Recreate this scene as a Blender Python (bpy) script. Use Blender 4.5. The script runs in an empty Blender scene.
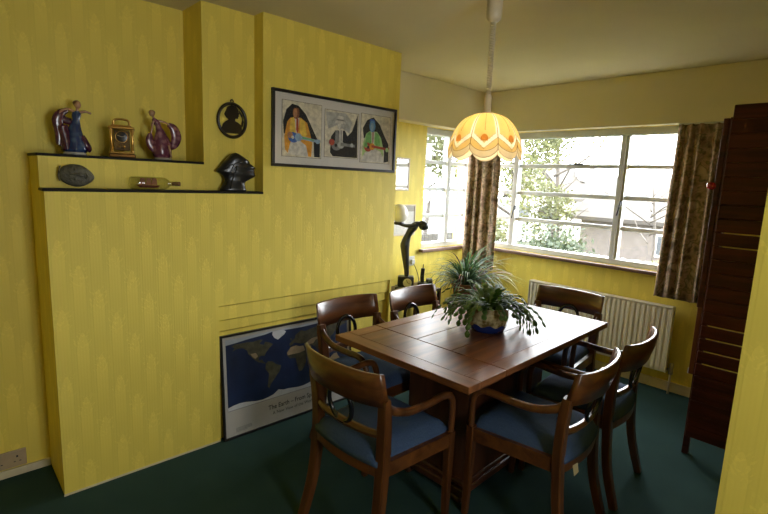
import bpy, bmesh, math, random
from mathutils import Vector, Matrix
random.seed(7)
PI = math.pi
S = bpy.context.scene
C = S.collection

# ------------------------------------------------------------------ camera, world, light, exposure
cam_d = bpy.data.cameras.new('camera'); cam = bpy.data.objects.new('camera', cam_d); C.objects.link(cam)
cam_d.sensor_fit = 'HORIZONTAL'; cam_d.sensor_width = 36.0; cam_d.lens = 480.2/768*36.0
cam_d.clip_start = 0.02; cam_d.clip_end = 300
_yaw, _pitch, _roll = .8086, -.157, .041
_fw = Vector((-math.sin(_yaw)*math.cos(_pitch), math.cos(_yaw)*math.cos(_pitch), math.sin(_pitch)))
_r = Vector((math.cos(_yaw), math.sin(_yaw), 0)); _u = _r.cross(_fw)
_R = _r*math.cos(_roll) + _u*math.sin(_roll); _U = _u*math.cos(_roll) - _r*math.sin(_roll)
_M = Matrix((_R, _U, -_fw)).transposed().to_4x4(); _M.translation = (0, 0, 1.5)
cam.matrix_world = _M
S.camera = cam

W = bpy.data.worlds.new('sky'); S.world = W; W.use_nodes = True
bg = W.node_tree.nodes['Background']
bg.inputs[0].default_value = (0.93, 0.97, 1.0, 1); bg.inputs[1].default_value = 24.0

S.view_settings.view_transform = 'Standard'; S.view_settings.look = 'None'
S.view_settings.gamma = 1.0; S.view_settings.use_curve_mapping = False
S.view_settings.exposure = 0.0
try:
    S.cycles.use_denoising = True
    S.cycles.sample_clamp_indirect = 12.0
    S.cycles.max_bounces = 12; S.cycles.diffuse_bounces = 8; S.cycles.transparent_max_bounces = 16
    S.cycles.caustics_reflective = False; S.cycles.caustics_refractive = False
except Exception: pass

def portal(loc, rot, sx, sy):
    l = bpy.data.lights.new('window_portal', 'AREA'); l.shape = 'RECTANGLE'; l.size = sx; l.size_y = sy
    try: l.cycles.is_portal = True
    except Exception: pass
    o = bpy.data.objects.new('window_portal', l); C.objects.link(o); o.location = loc; o.rotation_euler = rot
    return o
portal((-1.905, 4.18, 1.43), (-PI/2, 0, 0), 1.86, 1.06)          # garden window
portal((-3.08, 3.605, 1.43), (0, -PI/2, 0), 1.06, .70)            # corner window
portal((1.72, .70, 1.40), (0, PI/2, 0), 1.0, .7)            # unseen window added in the right wall as fill light

# ------------------------------------------------------------------ helpers
class MB:
    def __init__(s): s.v = []; s.f = []
    def add(s, vs, fs):
        o = len(s.v); s.v += [tuple(v) for v in vs]; s.f += [tuple(i+o for i in f) for f in fs]; return s
    def box(s, x0, x1, y0, y1, z0, z1):
        return s.add([(x0,y0,z0),(x1,y0,z0),(x1,y1,z0),(x0,y1,z0),(x0,y0,z1),(x1,y0,z1),(x1,y1,z1),(x0,y1,z1)],
            [(0,3,2,1),(4,5,6,7),(0,1,5,4),(1,2,6,5),(2,3,7,6),(3,0,4,7)])
    def bbox(s, x0, x1, y0, y1, z0, z1, b=.004):
        bm = bmesh.new(); bmesh.ops.create_cube(bm, size=1)
        for v in bm.verts: v.co = Vector(((x0+x1)/2+v.co.x*(x1-x0), (y0+y1)/2+v.co.y*(y1-y0), (z0+z1)/2+v.co.z*(z1-z0)))
        b = min(b, .45*min(x1-x0, y1-y0, z1-z0))
        bmesh.ops.bevel(bm, geom=bm.edges[:], offset=b, segments=2, profile=.5, affect='EDGES')
        bm.verts.index_update(); vs = [v.co.copy() for v in bm.verts]; fs = [[v.index for v in f.verts] for f in bm.faces]; bm.free()
        return s.add(vs, fs)
    def loft(s, rings, caps=True, close=True):
        n = len(rings[0]); vs = [p for r in rings for p in r]; fs = []
        for i in range(len(rings)-1):
            for j in range(n if close else n-1):
                a = i*n+j; b = i*n+(j+1) % n
                fs.append((a, b, b+n, a+n))
        if caps and close:
            fs.append(tuple(range(n-1, -1, -1))); fs.append(tuple((len(rings)-1)*n+j for j in range(n)))
        return s.add(vs, fs)
    def lathe(s, prof, n=24, c=(0,0,0), caps=True):
        return s.loft([[(c[0]+r*math.cos(2*PI*j/n), c[1]+r*math.sin(2*PI*j/n), c[2]+z) for j in range(n)] for r, z in prof], caps)
    def ell(s, secs, n=16, caps=True):      # secs: (cx,cy,cz,rx,ry)
        return s.loft([[(x+rx*math.cos(2*PI*j/n), y+ry*math.sin(2*PI*j/n), z) for j in range(n)] for x, y, z, rx, ry in secs], caps)
    def ball(s, c, r, n=16, m=10, sc=(1,1,1)):
        return s.loft([[(c[0]+sc[0]*r*math.sin(PI*(i+.02)/(m+.04))*math.cos(2*PI*j/n), c[1]+sc[1]*r*math.sin(PI*(i+.02)/(m+.04))*math.sin(2*PI*j/n), c[2]-sc[2]*r*math.cos(PI*(i+.02)/(m+.04))) for j in range(n)] for i in range(m+1)])
    def tube(s, pts, rad, n=8, sect=None, up=(0,0,1), closed=False):
        # rad: number or list of r or (ra,rb); sect 'rect' gives square section
        P = [Vector(p) for p in pts]; K = len(P); rings = []
        if not isinstance(rad, list): rad = [rad]*K
        for i in range(K):
            if closed: t = P[(i+1) % K]-P[i-1]
            else: t = P[min(i+1, K-1)]-P[max(i-1, 0)]
            t.normalize()
            a = Vector(up).cross(t)
            if a.length < 1e-3: a = Vector((1,0,0)).cross(t)
            a.normalize(); b = t.cross(a)
            ra, rb = rad[i] if isinstance(rad[i], tuple) else (rad[i], rad[i])
            if sect == 'rect':
                k = .8
                q = [(1,k),(k,1),(-k,1),(-1,k),(-1,-k),(-k,-1),(k,-1),(1,-k)]
                rings.append([P[i]+a*ra*x+b*rb*y for x, y in q])
            else:
                rings.append([P[i]+a*ra*math.cos(2*PI*j/n)+b*rb*math.sin(2*PI*j/n) for j in range(n)])
        if closed: rings.append(rings[0]); return s.loft(rings, caps=False)
        return s.loft(rings)
    def prism(s, pts, y0, y1):              # outline in x,z extruded along y
        n = len(pts)
        return s.add([(x, y0, z) for x, z in pts]+[(x, y1, z) for x, z in pts],
            [tuple(range(n)), tuple(range(2*n-1, n-1, -1))]+[(i, i+n, (i+1) % n+n, (i+1) % n) for i in range(n)])
    def poly(s, pts, y):                    # flat print in x,z facing -y
        return s.add([(x, y, z) for x, z in pts], [tuple(range(len(pts)))])
    def mesh(s, name, mat, smooth=False, fix=True):
        me = bpy.data.meshes.new(name); me.from_pydata(s.v, [], s.f); me.update()
        if fix:
            bm = bmesh.new(); bm.from_mesh(me); bmesh.ops.remove_doubles(bm, verts=bm.verts[:], dist=1e-6) if smooth else None
            bmesh.ops.recalc_face_normals(bm, faces=bm.faces[:]); bm.to_mesh(me); bm.free()
        if mat: me.materials.append(mat)
        if smooth:
            for p in me.polygons: p.use_smooth = True
        return me
    def build(s, name, mat, parent=None, smooth=False, fix=True, auto=None):
        o = bpy.data.objects.new(name, s.mesh(name, mat, smooth, fix)); C.objects.link(o)
        if parent: o.parent = parent
        if auto:
            m = o.data
            try: m.set_sharp_from_angle(angle=math.radians(auto))
            except Exception: pass
        return o
def bez(pts, n=20):                         # Catmull-Rom through points
    P = [Vector(p) for p in pts]; out = []
    for k in range(len(P)-1):
        p0 = P[max(k-1, 0)]; p1 = P[k]; p2 = P[k+1]; p3 = P[min(k+2, len(P)-1)]
        for i in range(n):
            t = i/n
            out.append(.5*((2*p1)+(p2-p0)*t+(2*p0-5*p1+4*p2-p3)*t*t+(3*p1-p0-3*p2+p3)*t**3))
    out.append(P[-1]); return out
def thing(name, label, cat, loc=(0,0,0), rz=0, group=None):
    o = bpy.data.objects.new(name, None); C.objects.link(o); o.empty_display_size = .05
    o.location = loc; o.rotation_euler = (0, 0, rz); o['label'] = label; o['category'] = cat
    if group: o['group'] = group
    return o
def tag(o, label, cat, group=None):
    o['label'] = label; o['category'] = cat
    if group: o['group'] = group
    return o
def struct(o, label=None):
    o['kind'] = 'structure'
    if label: o['label'] = label
    return o

# ------------------------------------------------------------------ materials
def new_mat(name):
    m = bpy.data.materials.new(name); m.use_nodes = True; nt = m.node_tree
    return m, nt, nt.nodes['Principled BSDF']
def setc(b, col, rough=.5, metal=0, spec=None, coat=0):
    b.inputs['Base Color'].default_value = (*col, 1); b.inputs['Roughness'].default_value = rough; b.inputs['Metallic'].default_value = metal
    if spec is not None: b.inputs['Specular IOR Level'].default_value = spec
    if coat: b.inputs['Coat Weight'].default_value = coat; b.inputs['Coat Roughness'].default_value = .12
def N(nt, t, **k):
    n = nt.nodes.new(t)
    for a, v in k.items(): setattr(n, a, v)
    return n
def L(nt, a, b): nt.links.new(a, b)
def math_n(nt, op, a, b=None, c=None):
    n = N(nt, 'ShaderNodeMath', operation=op)
    for i, v in enumerate((a, b, c)):
        if v is None: continue
        if isinstance(v, (int, float)): n.inputs[i].default_value = v
        else: L(nt, v, n.inputs[i])
    return n.outputs[0]
def plain(name, col, rough=.5, metal=0, var=.08, scale=20, bump=0.0, spec=None, coat=0, bscale=None):
    m, nt, b = new_mat(name); setc(b, col, rough, metal, spec, coat)
    tc = N(nt, 'ShaderNodeTexCoord'); no = N(nt, 'ShaderNodeTexNoise'); no.inputs['Scale'].default_value = scale; no.inputs['Detail'].default_value = 4
    L(nt, tc.outputs['Object'], no.inputs['Vector'])
    cr = N(nt, 'ShaderNodeValToRGB')
    cr.color_ramp.elements[0].position = .3; cr.color_ramp.elements[1].position = .7
    cr.color_ramp.elements[0].color = (*[c*(1-var) for c in col], 1); cr.color_ramp.elements[1].color = (*[min(1, c*(1+var)) for c in col], 1)
    L(nt, no.outputs['Fac'], cr.inputs['Fac']); L(nt, cr.outputs['Color'], b.inputs['Base Color'])
    if bump:
        n2 = no
        if bscale: n2 = N(nt, 'ShaderNodeTexNoise'); n2.inputs['Scale'].default_value = bscale; n2.inputs['Detail'].default_value = 3; L(nt, tc.outputs['Object'], n2.inputs['Vector'])
        bp = N(nt, 'ShaderNodeBump'); bp.inputs['Strength'].default_value = bump; bp.inputs['Distance'].default_value = .01
        L(nt, n2.outputs['Fac'], bp.inputs['Height']); L(nt, bp.outputs['Normal'], b.inputs['Normal'])
    return m
def wood(name, dark, light, rough=.3, axis=0, scale=6, coat=.3, spec=None):
    m, nt, b = new_mat(name); setc(b, light, rough, 0, spec, coat)
    tc = N(nt, 'ShaderNodeTexCoord'); mp = N(nt, 'ShaderNodeMapping')
    sc = [scale*6]*3; sc[axis] = scale*.5; mp.inputs['Scale'].default_value = sc
    L(nt, tc.outputs['Object'], mp.inputs['Vector'])
    n1 = N(nt, 'ShaderNodeTexNoise'); n1.inputs['Scale'].default_value = 1; n1.inputs['Detail'].default_value = 6; n1.inputs['Distortion'].default_value = .6
    L(nt, mp.outputs['Vector'], n1.inputs['Vector'])
    n2 = N(nt, 'ShaderNodeTexNoise'); n2.inputs['Scale'].default_value = 3.0; L(nt, tc.outputs['Object'], n2.inputs['Vector'])
    f = math_n(nt, 'ADD', math_n(nt, 'MULTIPLY', n1.outputs['Fac'], .75), math_n(nt, 'MULTIPLY', n2.outputs['Fac'], .25))
    cr = N(nt, 'ShaderNodeValToRGB'); e = cr.color_ramp.elements
    e[0].position = .36; e[0].color = (*dark, 1); e[1].position = .64; e[1].color = (*light, 1)
    L(nt, f, cr.inputs['Fac']); L(nt, cr.outputs['Color'], b.inputs['Base Color'])
    return m
def wallpaper(name, base):
    m, nt, b = new_mat(name); setc(b, base, .55, 0, .35)
    tc = N(nt, 'ShaderNodeNewGeometry'); sp = N(nt, 'ShaderNodeSeparateXYZ'); L(nt, tc.outputs['Position'], sp.inputs[0])
    u = math_n(nt, 'ADD', sp.outputs['X'], sp.outputs['Y']); v = sp.outputs['Z']
    p = .072
    us = math_n(nt, 'DIVIDE', u, p); col = math_n(nt, 'FLOOR', us)
    fu = math_n(nt, 'SUBTRACT', math_n(nt, 'FRACT', us), .5)
    off = math_n(nt, 'MULTIPLY', col, .381)
    fv = math_n(nt, 'FRACT', math_n(nt, 'ADD', math_n(nt, 'DIVIDE', v, .31), off))
    # lancet arches in each column
    ar = math_n(nt, 'ADD', fv, math_n(nt, 'MULTIPLY', math_n(nt, 'MULTIPLY', fu, fu), 2.2))
    arch = math_n(nt, 'MULTIPLY', math_n(nt, 'LESS_THAN', ar, .80), math_n(nt, 'LESS_THAN', math_n(nt, 'ABSOLUTE', fu), .33))
    fade = N(nt, 'ShaderNodeMapRange'); L(nt, fv, fade.inputs['Value']); fade.inputs['From Min'].default_value = .0; fade.inputs['From Max'].default_value = .45
    arch = math_n(nt, 'MULTIPLY', arch, fade.outputs[0])
    line = math_n(nt, 'LESS_THAN', math_n(nt, 'ABSOLUTE', math_n(nt, 'SUBTRACT', math_n(nt, 'ABSOLUTE', fu), .36)), .03)
    arch = math_n(nt, 'SUBTRACT', arch, math_n(nt, 'MULTIPLY', line, .35))
    # fine reeds between the arches
    reed = math_n(nt, 'MULTIPLY', math_n(nt, 'SINE', math_n(nt, 'MULTIPLY', u, 2*PI/.012)), .25)
    # fern sprays at the arch tops
    cx = N(nt, 'ShaderNodeCombineXYZ'); L(nt, math_n(nt, 'MULTIPLY', u, 60), cx.inputs[0]); L(nt, math_n(nt, 'MULTIPLY', math_n(nt, 'ADD', v, math_n(nt, 'MULTIPLY', math_n(nt, 'ABSOLUTE', fu), -.06)), 70), cx.inputs[1])
    ns = N(nt, 'ShaderNodeTexNoise'); ns.inputs['Scale'].default_value = 1; ns.inputs['Detail'].default_value = 2; L(nt, cx.outputs[0], ns.inputs['Vector'])
    top = N(nt, 'ShaderNodeMapRange'); L(nt, math_n(nt, 'ABSOLUTE', math_n(nt, 'SUBTRACT', fv, .66)), top.inputs['Value'])
    top.inputs['From Min'].default_value = .22; top.inputs['From Max'].default_value = .05
    fern = math_n(nt, 'MULTIPLY', math_n(nt, 'GREATER_THAN', ns.outputs['Fac'], .56), top.outputs[0])
    h = math_n(nt, 'ADD', math_n(nt, 'ADD', math_n(nt, 'MULTIPLY', arch, .75), math_n(nt, 'MULTIPLY', reed, .25)), math_n(nt, 'MULTIPLY', fern, .8))
    mx = N(nt, 'ShaderNodeMix', data_type='RGBA'); mx.clamp_factor = True
    L(nt, math_n(nt, 'ADD', math_n(nt, 'MULTIPLY', h, .6), .15), mx.inputs['Factor'])
    mx.inputs['A'].default_value = (*[c*.93 for c in base], 1); mx.inputs['B'].default_value = (*[min(1, c*1.07+.012) for c in base], 1)
    L(nt, mx.outputs['Result'], b.inputs['Base Color'])
    bp = N(nt, 'ShaderNodeBump'); bp.inputs['Strength'].default_value = .35; bp.inputs['Distance'].default_value = .003
    L(nt, h, bp.inputs['Height']); L(nt, bp.outputs['Normal'], b.inputs['Normal'])
    return m
def glass(name, tint=(1,1,1), ior=1.45, rough=0.0, edge=5.0):
    m = bpy.data.materials.new(name); m.use_nodes = True; nt = m.node_tree; nt.nodes.clear()
    o = N(nt, 'ShaderNodeOutputMaterial'); t = N(nt, 'ShaderNodeBsdfTransparent'); g = N(nt, 'ShaderNodeBsdfGlossy'); f = N(nt, 'ShaderNodeLayerWeight'); x = N(nt, 'ShaderNodeMixShader')
    t.inputs[0].default_value = (*tint, 1); g.inputs['Roughness'].default_value = rough; r0 = ((ior-1)/(ior+1))**2
    fac = math_n(nt, 'ADD', r0, math_n(nt, 'MULTIPLY', math_n(nt, 'POWER', f.outputs['Facing'], edge), .7))
    L(nt, fac, x.inputs[0]); L(nt, t.outputs[0], x.inputs[1]); L(nt, g.outputs[0], x.inputs[2]); L(nt, x.outputs[0], o.inputs[0])
    return m

M_paper = wallpaper('yellow wallpaper', (.80, .655, .115))
M_ceil = plain('ceiling paint', (.66, .60, .43), .8, var=.03, scale=3)
M_band = plain('cream emulsion', (.74, .67, .49), .7, var=.02, scale=4)
M_white = plain('white gloss paint', (.56, .57, .56), .45, var=.03)
M_cream = plain('cream skirting paint', (.62, .55, .38), .5, var=.08)
M_black = plain('black ledge paint', (.010, .008, .007), .6, spec=.2)
M_blackf = plain('black frame', (.012, .011, .012), .3)
M_brownsill = plain('brown tile sill', (.16, .085, .06), .4)
M_glass = glass('window glass')
M_wood = wood('chair mahogany', (.045, .014, .004), (.125, .043, .010), .32, 2, 5, .2)
M_wood2 = wood('rail mahogany', (.052, .016, .0045), (.140, .049, .012), .28, 0, 4, .25)
M_ebony = plain('ebonised ring', (.008, .008, .010), .2, coat=.3)
M_seat = plain('blue seat fabric', (.040, .070, .138), .85, var=.12, scale=160, bump=.25, spec=.2)
M_top = wood('table top wood', (.085, .030, .012), (.18, .066, .025), .30, 1, 5, .0, .16)
M_topb = wood('table border wood', (.12, .045, .017), (.25, .10, .038), .30, 0, 5, .0, .16)
M_topb2 = wood('table long border wood', (.12, .045, .017), (.25, .10, .038), .30, 1, 5, .0, .16)
M_ped = wood('pedestal wood', (.034, .011, .006), (.075, .026, .011), .35, 2, 4, .2)
M_screen = wood('screen wood', (.040, .008, .005), (.095, .020, .012), .45, 0, 5, 0, .3)
M_screen2 = wood('screen side wood', (.12, .035, .016), (.22, .07, .028), .4, 2, 5, .1)
M_rad = plain('radiator enamel', (.80, .75, .63), .4, var=.02)
M_brass = plain('brass', (.60, .36, .10), .28, 1, var=.15, scale=30)
M_chrome = plain('grey metal', (.40, .38, .34), .3, 1)
M_bronze = plain('dark bronze', (.020, .021, .020), .3, .2, var=.3, scale=20, coat=.2)
M_paperw = plain('white mount', (.62, .60, .56), .7, var=.02)
M_dark = plain('dark plastic', (.015, .017, .022), .35)

def carpet():
    m, nt, b = new_mat('teal carpet'); setc(b, (.02, .05, .05), .95, 0, .1)
    tc = N(nt, 'ShaderNodeTexCoord'); n1 = N(nt, 'ShaderNodeTexNoise'); n1.inputs['Scale'].default_value = 3.5; n1.inputs['Detail'].default_value = 5
    n2 = N(nt, 'ShaderNodeTexNoise'); n2.inputs['Scale'].default_value = 350; n2.inputs['Detail'].default_value = 2
    for n in (n1, n2): L(nt, tc.outputs['Object'], n.inputs['Vector'])
    f = math_n(nt, 'ADD', math_n(nt, 'MULTIPLY', n1.outputs['Fac'], .4), math_n(nt, 'MULTIPLY', n2.outputs['Fac'], .6))
    cr = N(nt, 'ShaderNodeValToRGB'); e = cr.color_ramp.elements
    e[0].position = .3; e[0].color = (.019, .044, .041, 1); e[1].position = .7; e[1].color = (.036, .075, .070, 1)
    L(nt, f, cr.inputs['Fac']); L(nt, cr.outputs['Color'], b.inputs['Base Color'])
    bp = N(nt, 'ShaderNodeBump'); bp.inputs['Strength'].default_value = .5; bp.inputs['Distance'].default_value = .004
    L(nt, n2.outputs['Fac'], bp.inputs['Height']); L(nt, bp.outputs['Normal'], b.inputs['Normal'])
    return m
M_carpet = carpet()
def curtain_mat():
    m, nt, b = new_mat('floral curtain'); setc(b, (.2, .15, .1), .9, 0, .1)
    tc = N(nt, 'ShaderNodeTexCoord')
    n1 = N(nt, 'ShaderNodeTexNoise'); n1.inputs['Scale'].default_value = 13; n1.inputs['Detail'].default_value = 5; n1.inputs['Distortion'].default_value = .3
    n2 = N(nt, 'ShaderNodeTexVoronoi'); n2.inputs['Scale'].default_value = 11
    for n in (n1, n2): L(nt, tc.outputs['Object'], n.inputs['Vector'])
    cr = N(nt, 'ShaderNodeValToRGB'); cr.color_ramp.interpolation = 'LINEAR'; e = cr.color_ramp.elements
    e[0].position = .32; e[0].color = (.11, .08, .055, 1); e[1].position = .68; e[1].color = (.58, .45, .34, 1)
    for p, c in ((.42, (.32, .24, .17)), (.49, (.50, .34, .27)), (.55, (.17, .15, .09)), (.61, (.46, .35, .26))):
        q = e.new(p); q.color = (*c, 1)
    L(nt, n1.outputs['Fac'], cr.inputs['Fac'])
    cr2 = N(nt, 'ShaderNodeValToRGB'); e2 = cr2.color_ramp.elements; e2[0].position = .2; e2[0].color = (.26, .10, .09, 1); e2[1].position = .36; e2[1].color = (1, 1, 1, 1)
    L(nt, n2.outputs['Distance'], cr2.inputs['Fac'])
    mx = N(nt, 'ShaderNodeMix', data_type='RGBA', blend_type='MULTIPLY'); mx.inputs['Factor'].default_value = .45
    L(nt, cr.outputs['Color'], mx.inputs['A']); L(nt, cr2.outputs['Color'], mx.inputs['B'])
    L(nt, mx.outputs['Result'], b.inputs['Base Color'])
    return m
M_curt = curtain_mat()

# ------------------------------------------------------------------ room shell
H = 2.36
xP0, xP1, xP2, xR = -2.78, -2.54, -2.442, -2.92
yW = 4.02
yN = -1.6; xE = 1.6
fl = struct(MB().box(-3.1, xE+.2, yN-.2, yW+.2, -.12, 0).build('floor', M_carpet), 'dark teal fitted carpet')
struct(MB().box(-3.12, xE+.2, yN-.2, yW+.2, H, H+.15).build('ceiling', M_ceil), 'plain off-white ceiling')
struct(MB().box(xP0-.3, xP0, yN-.2, 2.40, 0, H).build('wall_left', M_paper), 'yellow papered alcove wall')
# chimney breast with two stepped ledges and a blocked-up fireplace
b = MB()
b.box(xP0, xP2, .356, 1.107, 0, 1.40)
b.box(xP0, xP2, 1.107, 2.40, .79, 1.40)
b.box(xP0, xP2-.05, 1.107, 2.40, 0, .79)
b.box(xP0-.3, xP2, 2.40, 2.418, 0, 1.40)
b.box(xP0, xP2, 1.373, 2.40, 1.40, H)
b.box(xP0-.3, xP2, 2.40, 2.418, 1.40, H)
b.box(xP0, xP1, .356, 1.079, 1.40, 1.548)
b.box(xP0, xP1, 1.079, 1.373, 1.40, H)
breast = struct(b.build('wall_left_chimney_breast', M_paper), 'yellow papered chimney breast with stepped ledges')
for z0, z1, d in ((.706, .784, .010), (.641, .700, .020), (0, .635, .030)):
    MB().box(xP2-.051, xP2-d, 1.1075, 2.3995, z0, z1).build('panel', M_paper, breast)
struct(MB().bbox(xP1, xP2+.006, .350, 1.373, 1.40, 1.412, .003).build('trim_1', M_black), 'black edged lower ledge')
struct(MB().bbox(xP0, xP1+.006, .350, 1.079, 1.548, 1.560, .003).build('trim_2', M_black), 'black edged upper ledge')
# recess wall with corner window opening
L0, L1, LZ0, LZ1 = 3.25, 3.96, .90, 1.988
b = MB(); b.box(xR-.2, xR, 2.418, L0, 0, H); b.box(xR-.2, xR, L0, L1, 0, LZ0); b.box(xR-.2, xR, L0, L1, LZ1, H); b.box(xR-.2, xR, L1, yW+.2, 0, H)
struct(b.build('wall_left_recess', M_paper), 'yellow wall of the window recess')
B0, B1 = -2.83, -.98
b = MB(); b.box(xR, B0, yW, yW+.2, 0, H); b.box(B0, B1, yW, yW+.2, 0, LZ0); b.box(B0, B1, yW, yW+.2, LZ1, H); b.box(B1, xE+.2, yW, yW+.2, 0, H)
struct(b.build('wall_back', M_paper), 'yellow window wall')
b = MB(); b.box(xE, xE+.2, yN, .35, 0, H); b.box(xE, xE+.2, 1.05, yW, 0, H); b.box(xE, xE+.2, .35, 1.05, 0, .9); b.box(xE, xE+.2, .35, 1.05, 1.9, H)  # opening placed and sized for the added fill-light window
struct(b.build('wall_right', M_paper))
struct(MB().box(-.234, xE, 1.6, 1.72, 0, H).build('wall_right_return', M_paper), 'yellow wall end at the right edge')
b = MB(); b.box(xP0, xE+.2, yN-.2, yN, 0, H)
struct(b.build('wall_front', M_paper))
# boxed-in cream band above the windows
struct(MB().bbox(xR, -2.80, 2.4185, 3.93, 1.99, H-.0005, .003).build('trim_3', M_band), 'cream boxed band over the corner window')
struct(MB().bbox(xR, xE-.001, 3.93, yW, 1.99, H-.0005, .003).build('trim_4', M_band), 'cream boxed band over the garden window')
# ceiling joint hairline coving
# skirtings
struct(MB().bbox(B0-.07, xE, yW-.018, yW, 0, .075, .004).build('baseboard_back', M_cream))
struct(MB().bbox(xR, xR+.018, 2.42, yW-.02, 0, .075, .004).build('baseboard_recess', M_cream))
struct(MB().bbox(xP0, xP0+.014, yN, .355, 0, .040, .004).build('baseboard_left', M_cream))
struct(MB().bbox(xP2, xP2+.005, .352, 1.105, 0, .010, .002).build('baseboard_breast', M_cream))

# ------------------------------------------------------------------ windows
def bar(m, name, x0, x1, y0, y1, z0, z1, par): return MB().bbox(x0, x1, y0, y1, z0, z1, .004).build(name, m, par)
def fill_window(root, vert, hz, a0, a1, z0, z1, mk, pane_mk):
    pass
# garden window (in y): local geometry in world coordinates
w1 = bpy.data.objects.new('window_1', None); C.objects.link(w1); struct(w1, 'white metal garden window with horizontal bars')
ya, yb = yW+.055, yW+.105
bar(M_white, 'frame_rail', B0, B1, ya-.03, yb, LZ0, LZ0+.045, w1); bar(M_white, 'frame_rail', B0, B1, ya-.03, yb, LZ1-.055, LZ1, w1)
mull = [(B0, B0+.035), (-2.512, -2.475), (-1.566, -1.526), (B1-.035, B1)]
for m0, m1 in mull: bar(M_white, 'mullion', m0, m1, ya-.02, yb, LZ0+.045, LZ1-.055, w1)
hz = [LZ0+.045, 1.195, 1.442, 1.69, LZ1-.055]
for k in range(3):
    a, bb = mull[k][1], mull[k+1][0]
    if k != 1:      # opening casements have a second frame
        for q0, q1 in ((a, a+.02), (bb-.02, bb)): bar(M_white, 'casement_stile', q0, q1, ya-.01, yb-.005, hz[0], hz[4], w1)
    for z in hz[1:4]: bar(M_white, 'glazing_bar', a, bb, ya+.008, yb-.018, z-.017, z+.017, w1)
    for i in range(4):
        MB().box(a, bb, ya+.024, ya+.028, hz[i]+.010, hz[i+1]-.010).build('pane', M_glass, w1)
for x, z in ((-2.48, 1.30), (-1.524, 1.40)):
    h = MB(); h.bbox(x, x+.02, ya-.035, ya-.02, z-.02, z+.02, .003); h.tube([(x+.01, ya-.04, z+.01), (x+.008, ya-.055, z-.04), (x-.004, ya-.05, z-.10)], [.008, .007, .006]); h.build('window_handle', M_dark, w1, True)
h = MB(); h.bbox(-1.99, -1.86, ya-.016, ya-.006, 1.70, 1.712, .002); h.bbox(-1.93, -1.91, ya-.03, ya-.006, 1.70, 1.722, .002); h.build('window_stay', M_dark, w1)
struct(MB().bbox(B0-.06, B1+.05, yW-.05, yW+.03, .872, .899, .004).build('window_sill_back', M_brownsill), 'brown sill under the garden window')
w2 = bpy.data.objects.new('window_2', None); C.objects.link(w2); struct(w2, 'white metal corner window with eight panes')
xa, xb = xR-.105, xR-.055
bar(M_white, 'frame_rail', xa, xb+.03, L0, L1, LZ0, LZ0+.045, w2); bar(M_white, 'frame_rail', xa, xb+.03, L0, L1, LZ1-.055, LZ1, w2)
ml = [(L0, L0+.04), (3.612, 3.663), (L1-.04, L1)]
for m0, m1 in ml: bar(M_white, 'mullion', xa, xb+.02, m0, m1, LZ0+.045, LZ1-.055, w2)
for k in range(2):
    a, bb = ml[k][1], ml[k+1][0]
    for z in hz[1:4]: bar(M_white, 'glazing_bar', xa+.018, xb-.008, a, bb, z-.017, z+.017, w2)
    for i in range(4): MB().box(xb-.028, xb-.024, a, bb, hz[i]+.010, hz[i+1]-.010).build('pane', M_glass, w2)
struct(MB().bbox(xR-.03, xR+.05, L0-.03, 3.96, .872, .899, .004).build('window_sill_left', M_brownsill))
w3 = bpy.data.objects.new('window_added_fill', None); C.objects.link(w3); struct(w3)  # out-of-view window, added to brighten the return wall and interior
for x0, x1, z0, z1 in ((.35, 1.05, .9, .94), (.35, 1.05, 1.86, 1.9), (.35, .39, .94, 1.86), (1.01, 1.05, .94, 1.86), (.68, .72, .94, 1.86)):
    bar(M_white, 'frame_rail', xE+.06, xE+.12, x0, x1, z0, z1, w3)
for x0, x1 in ((.39, .68), (.72, 1.01)): MB().box(xE+.09, xE+.095, x0, x1, .94, 1.86).build('pane', M_glass, w3)

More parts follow.
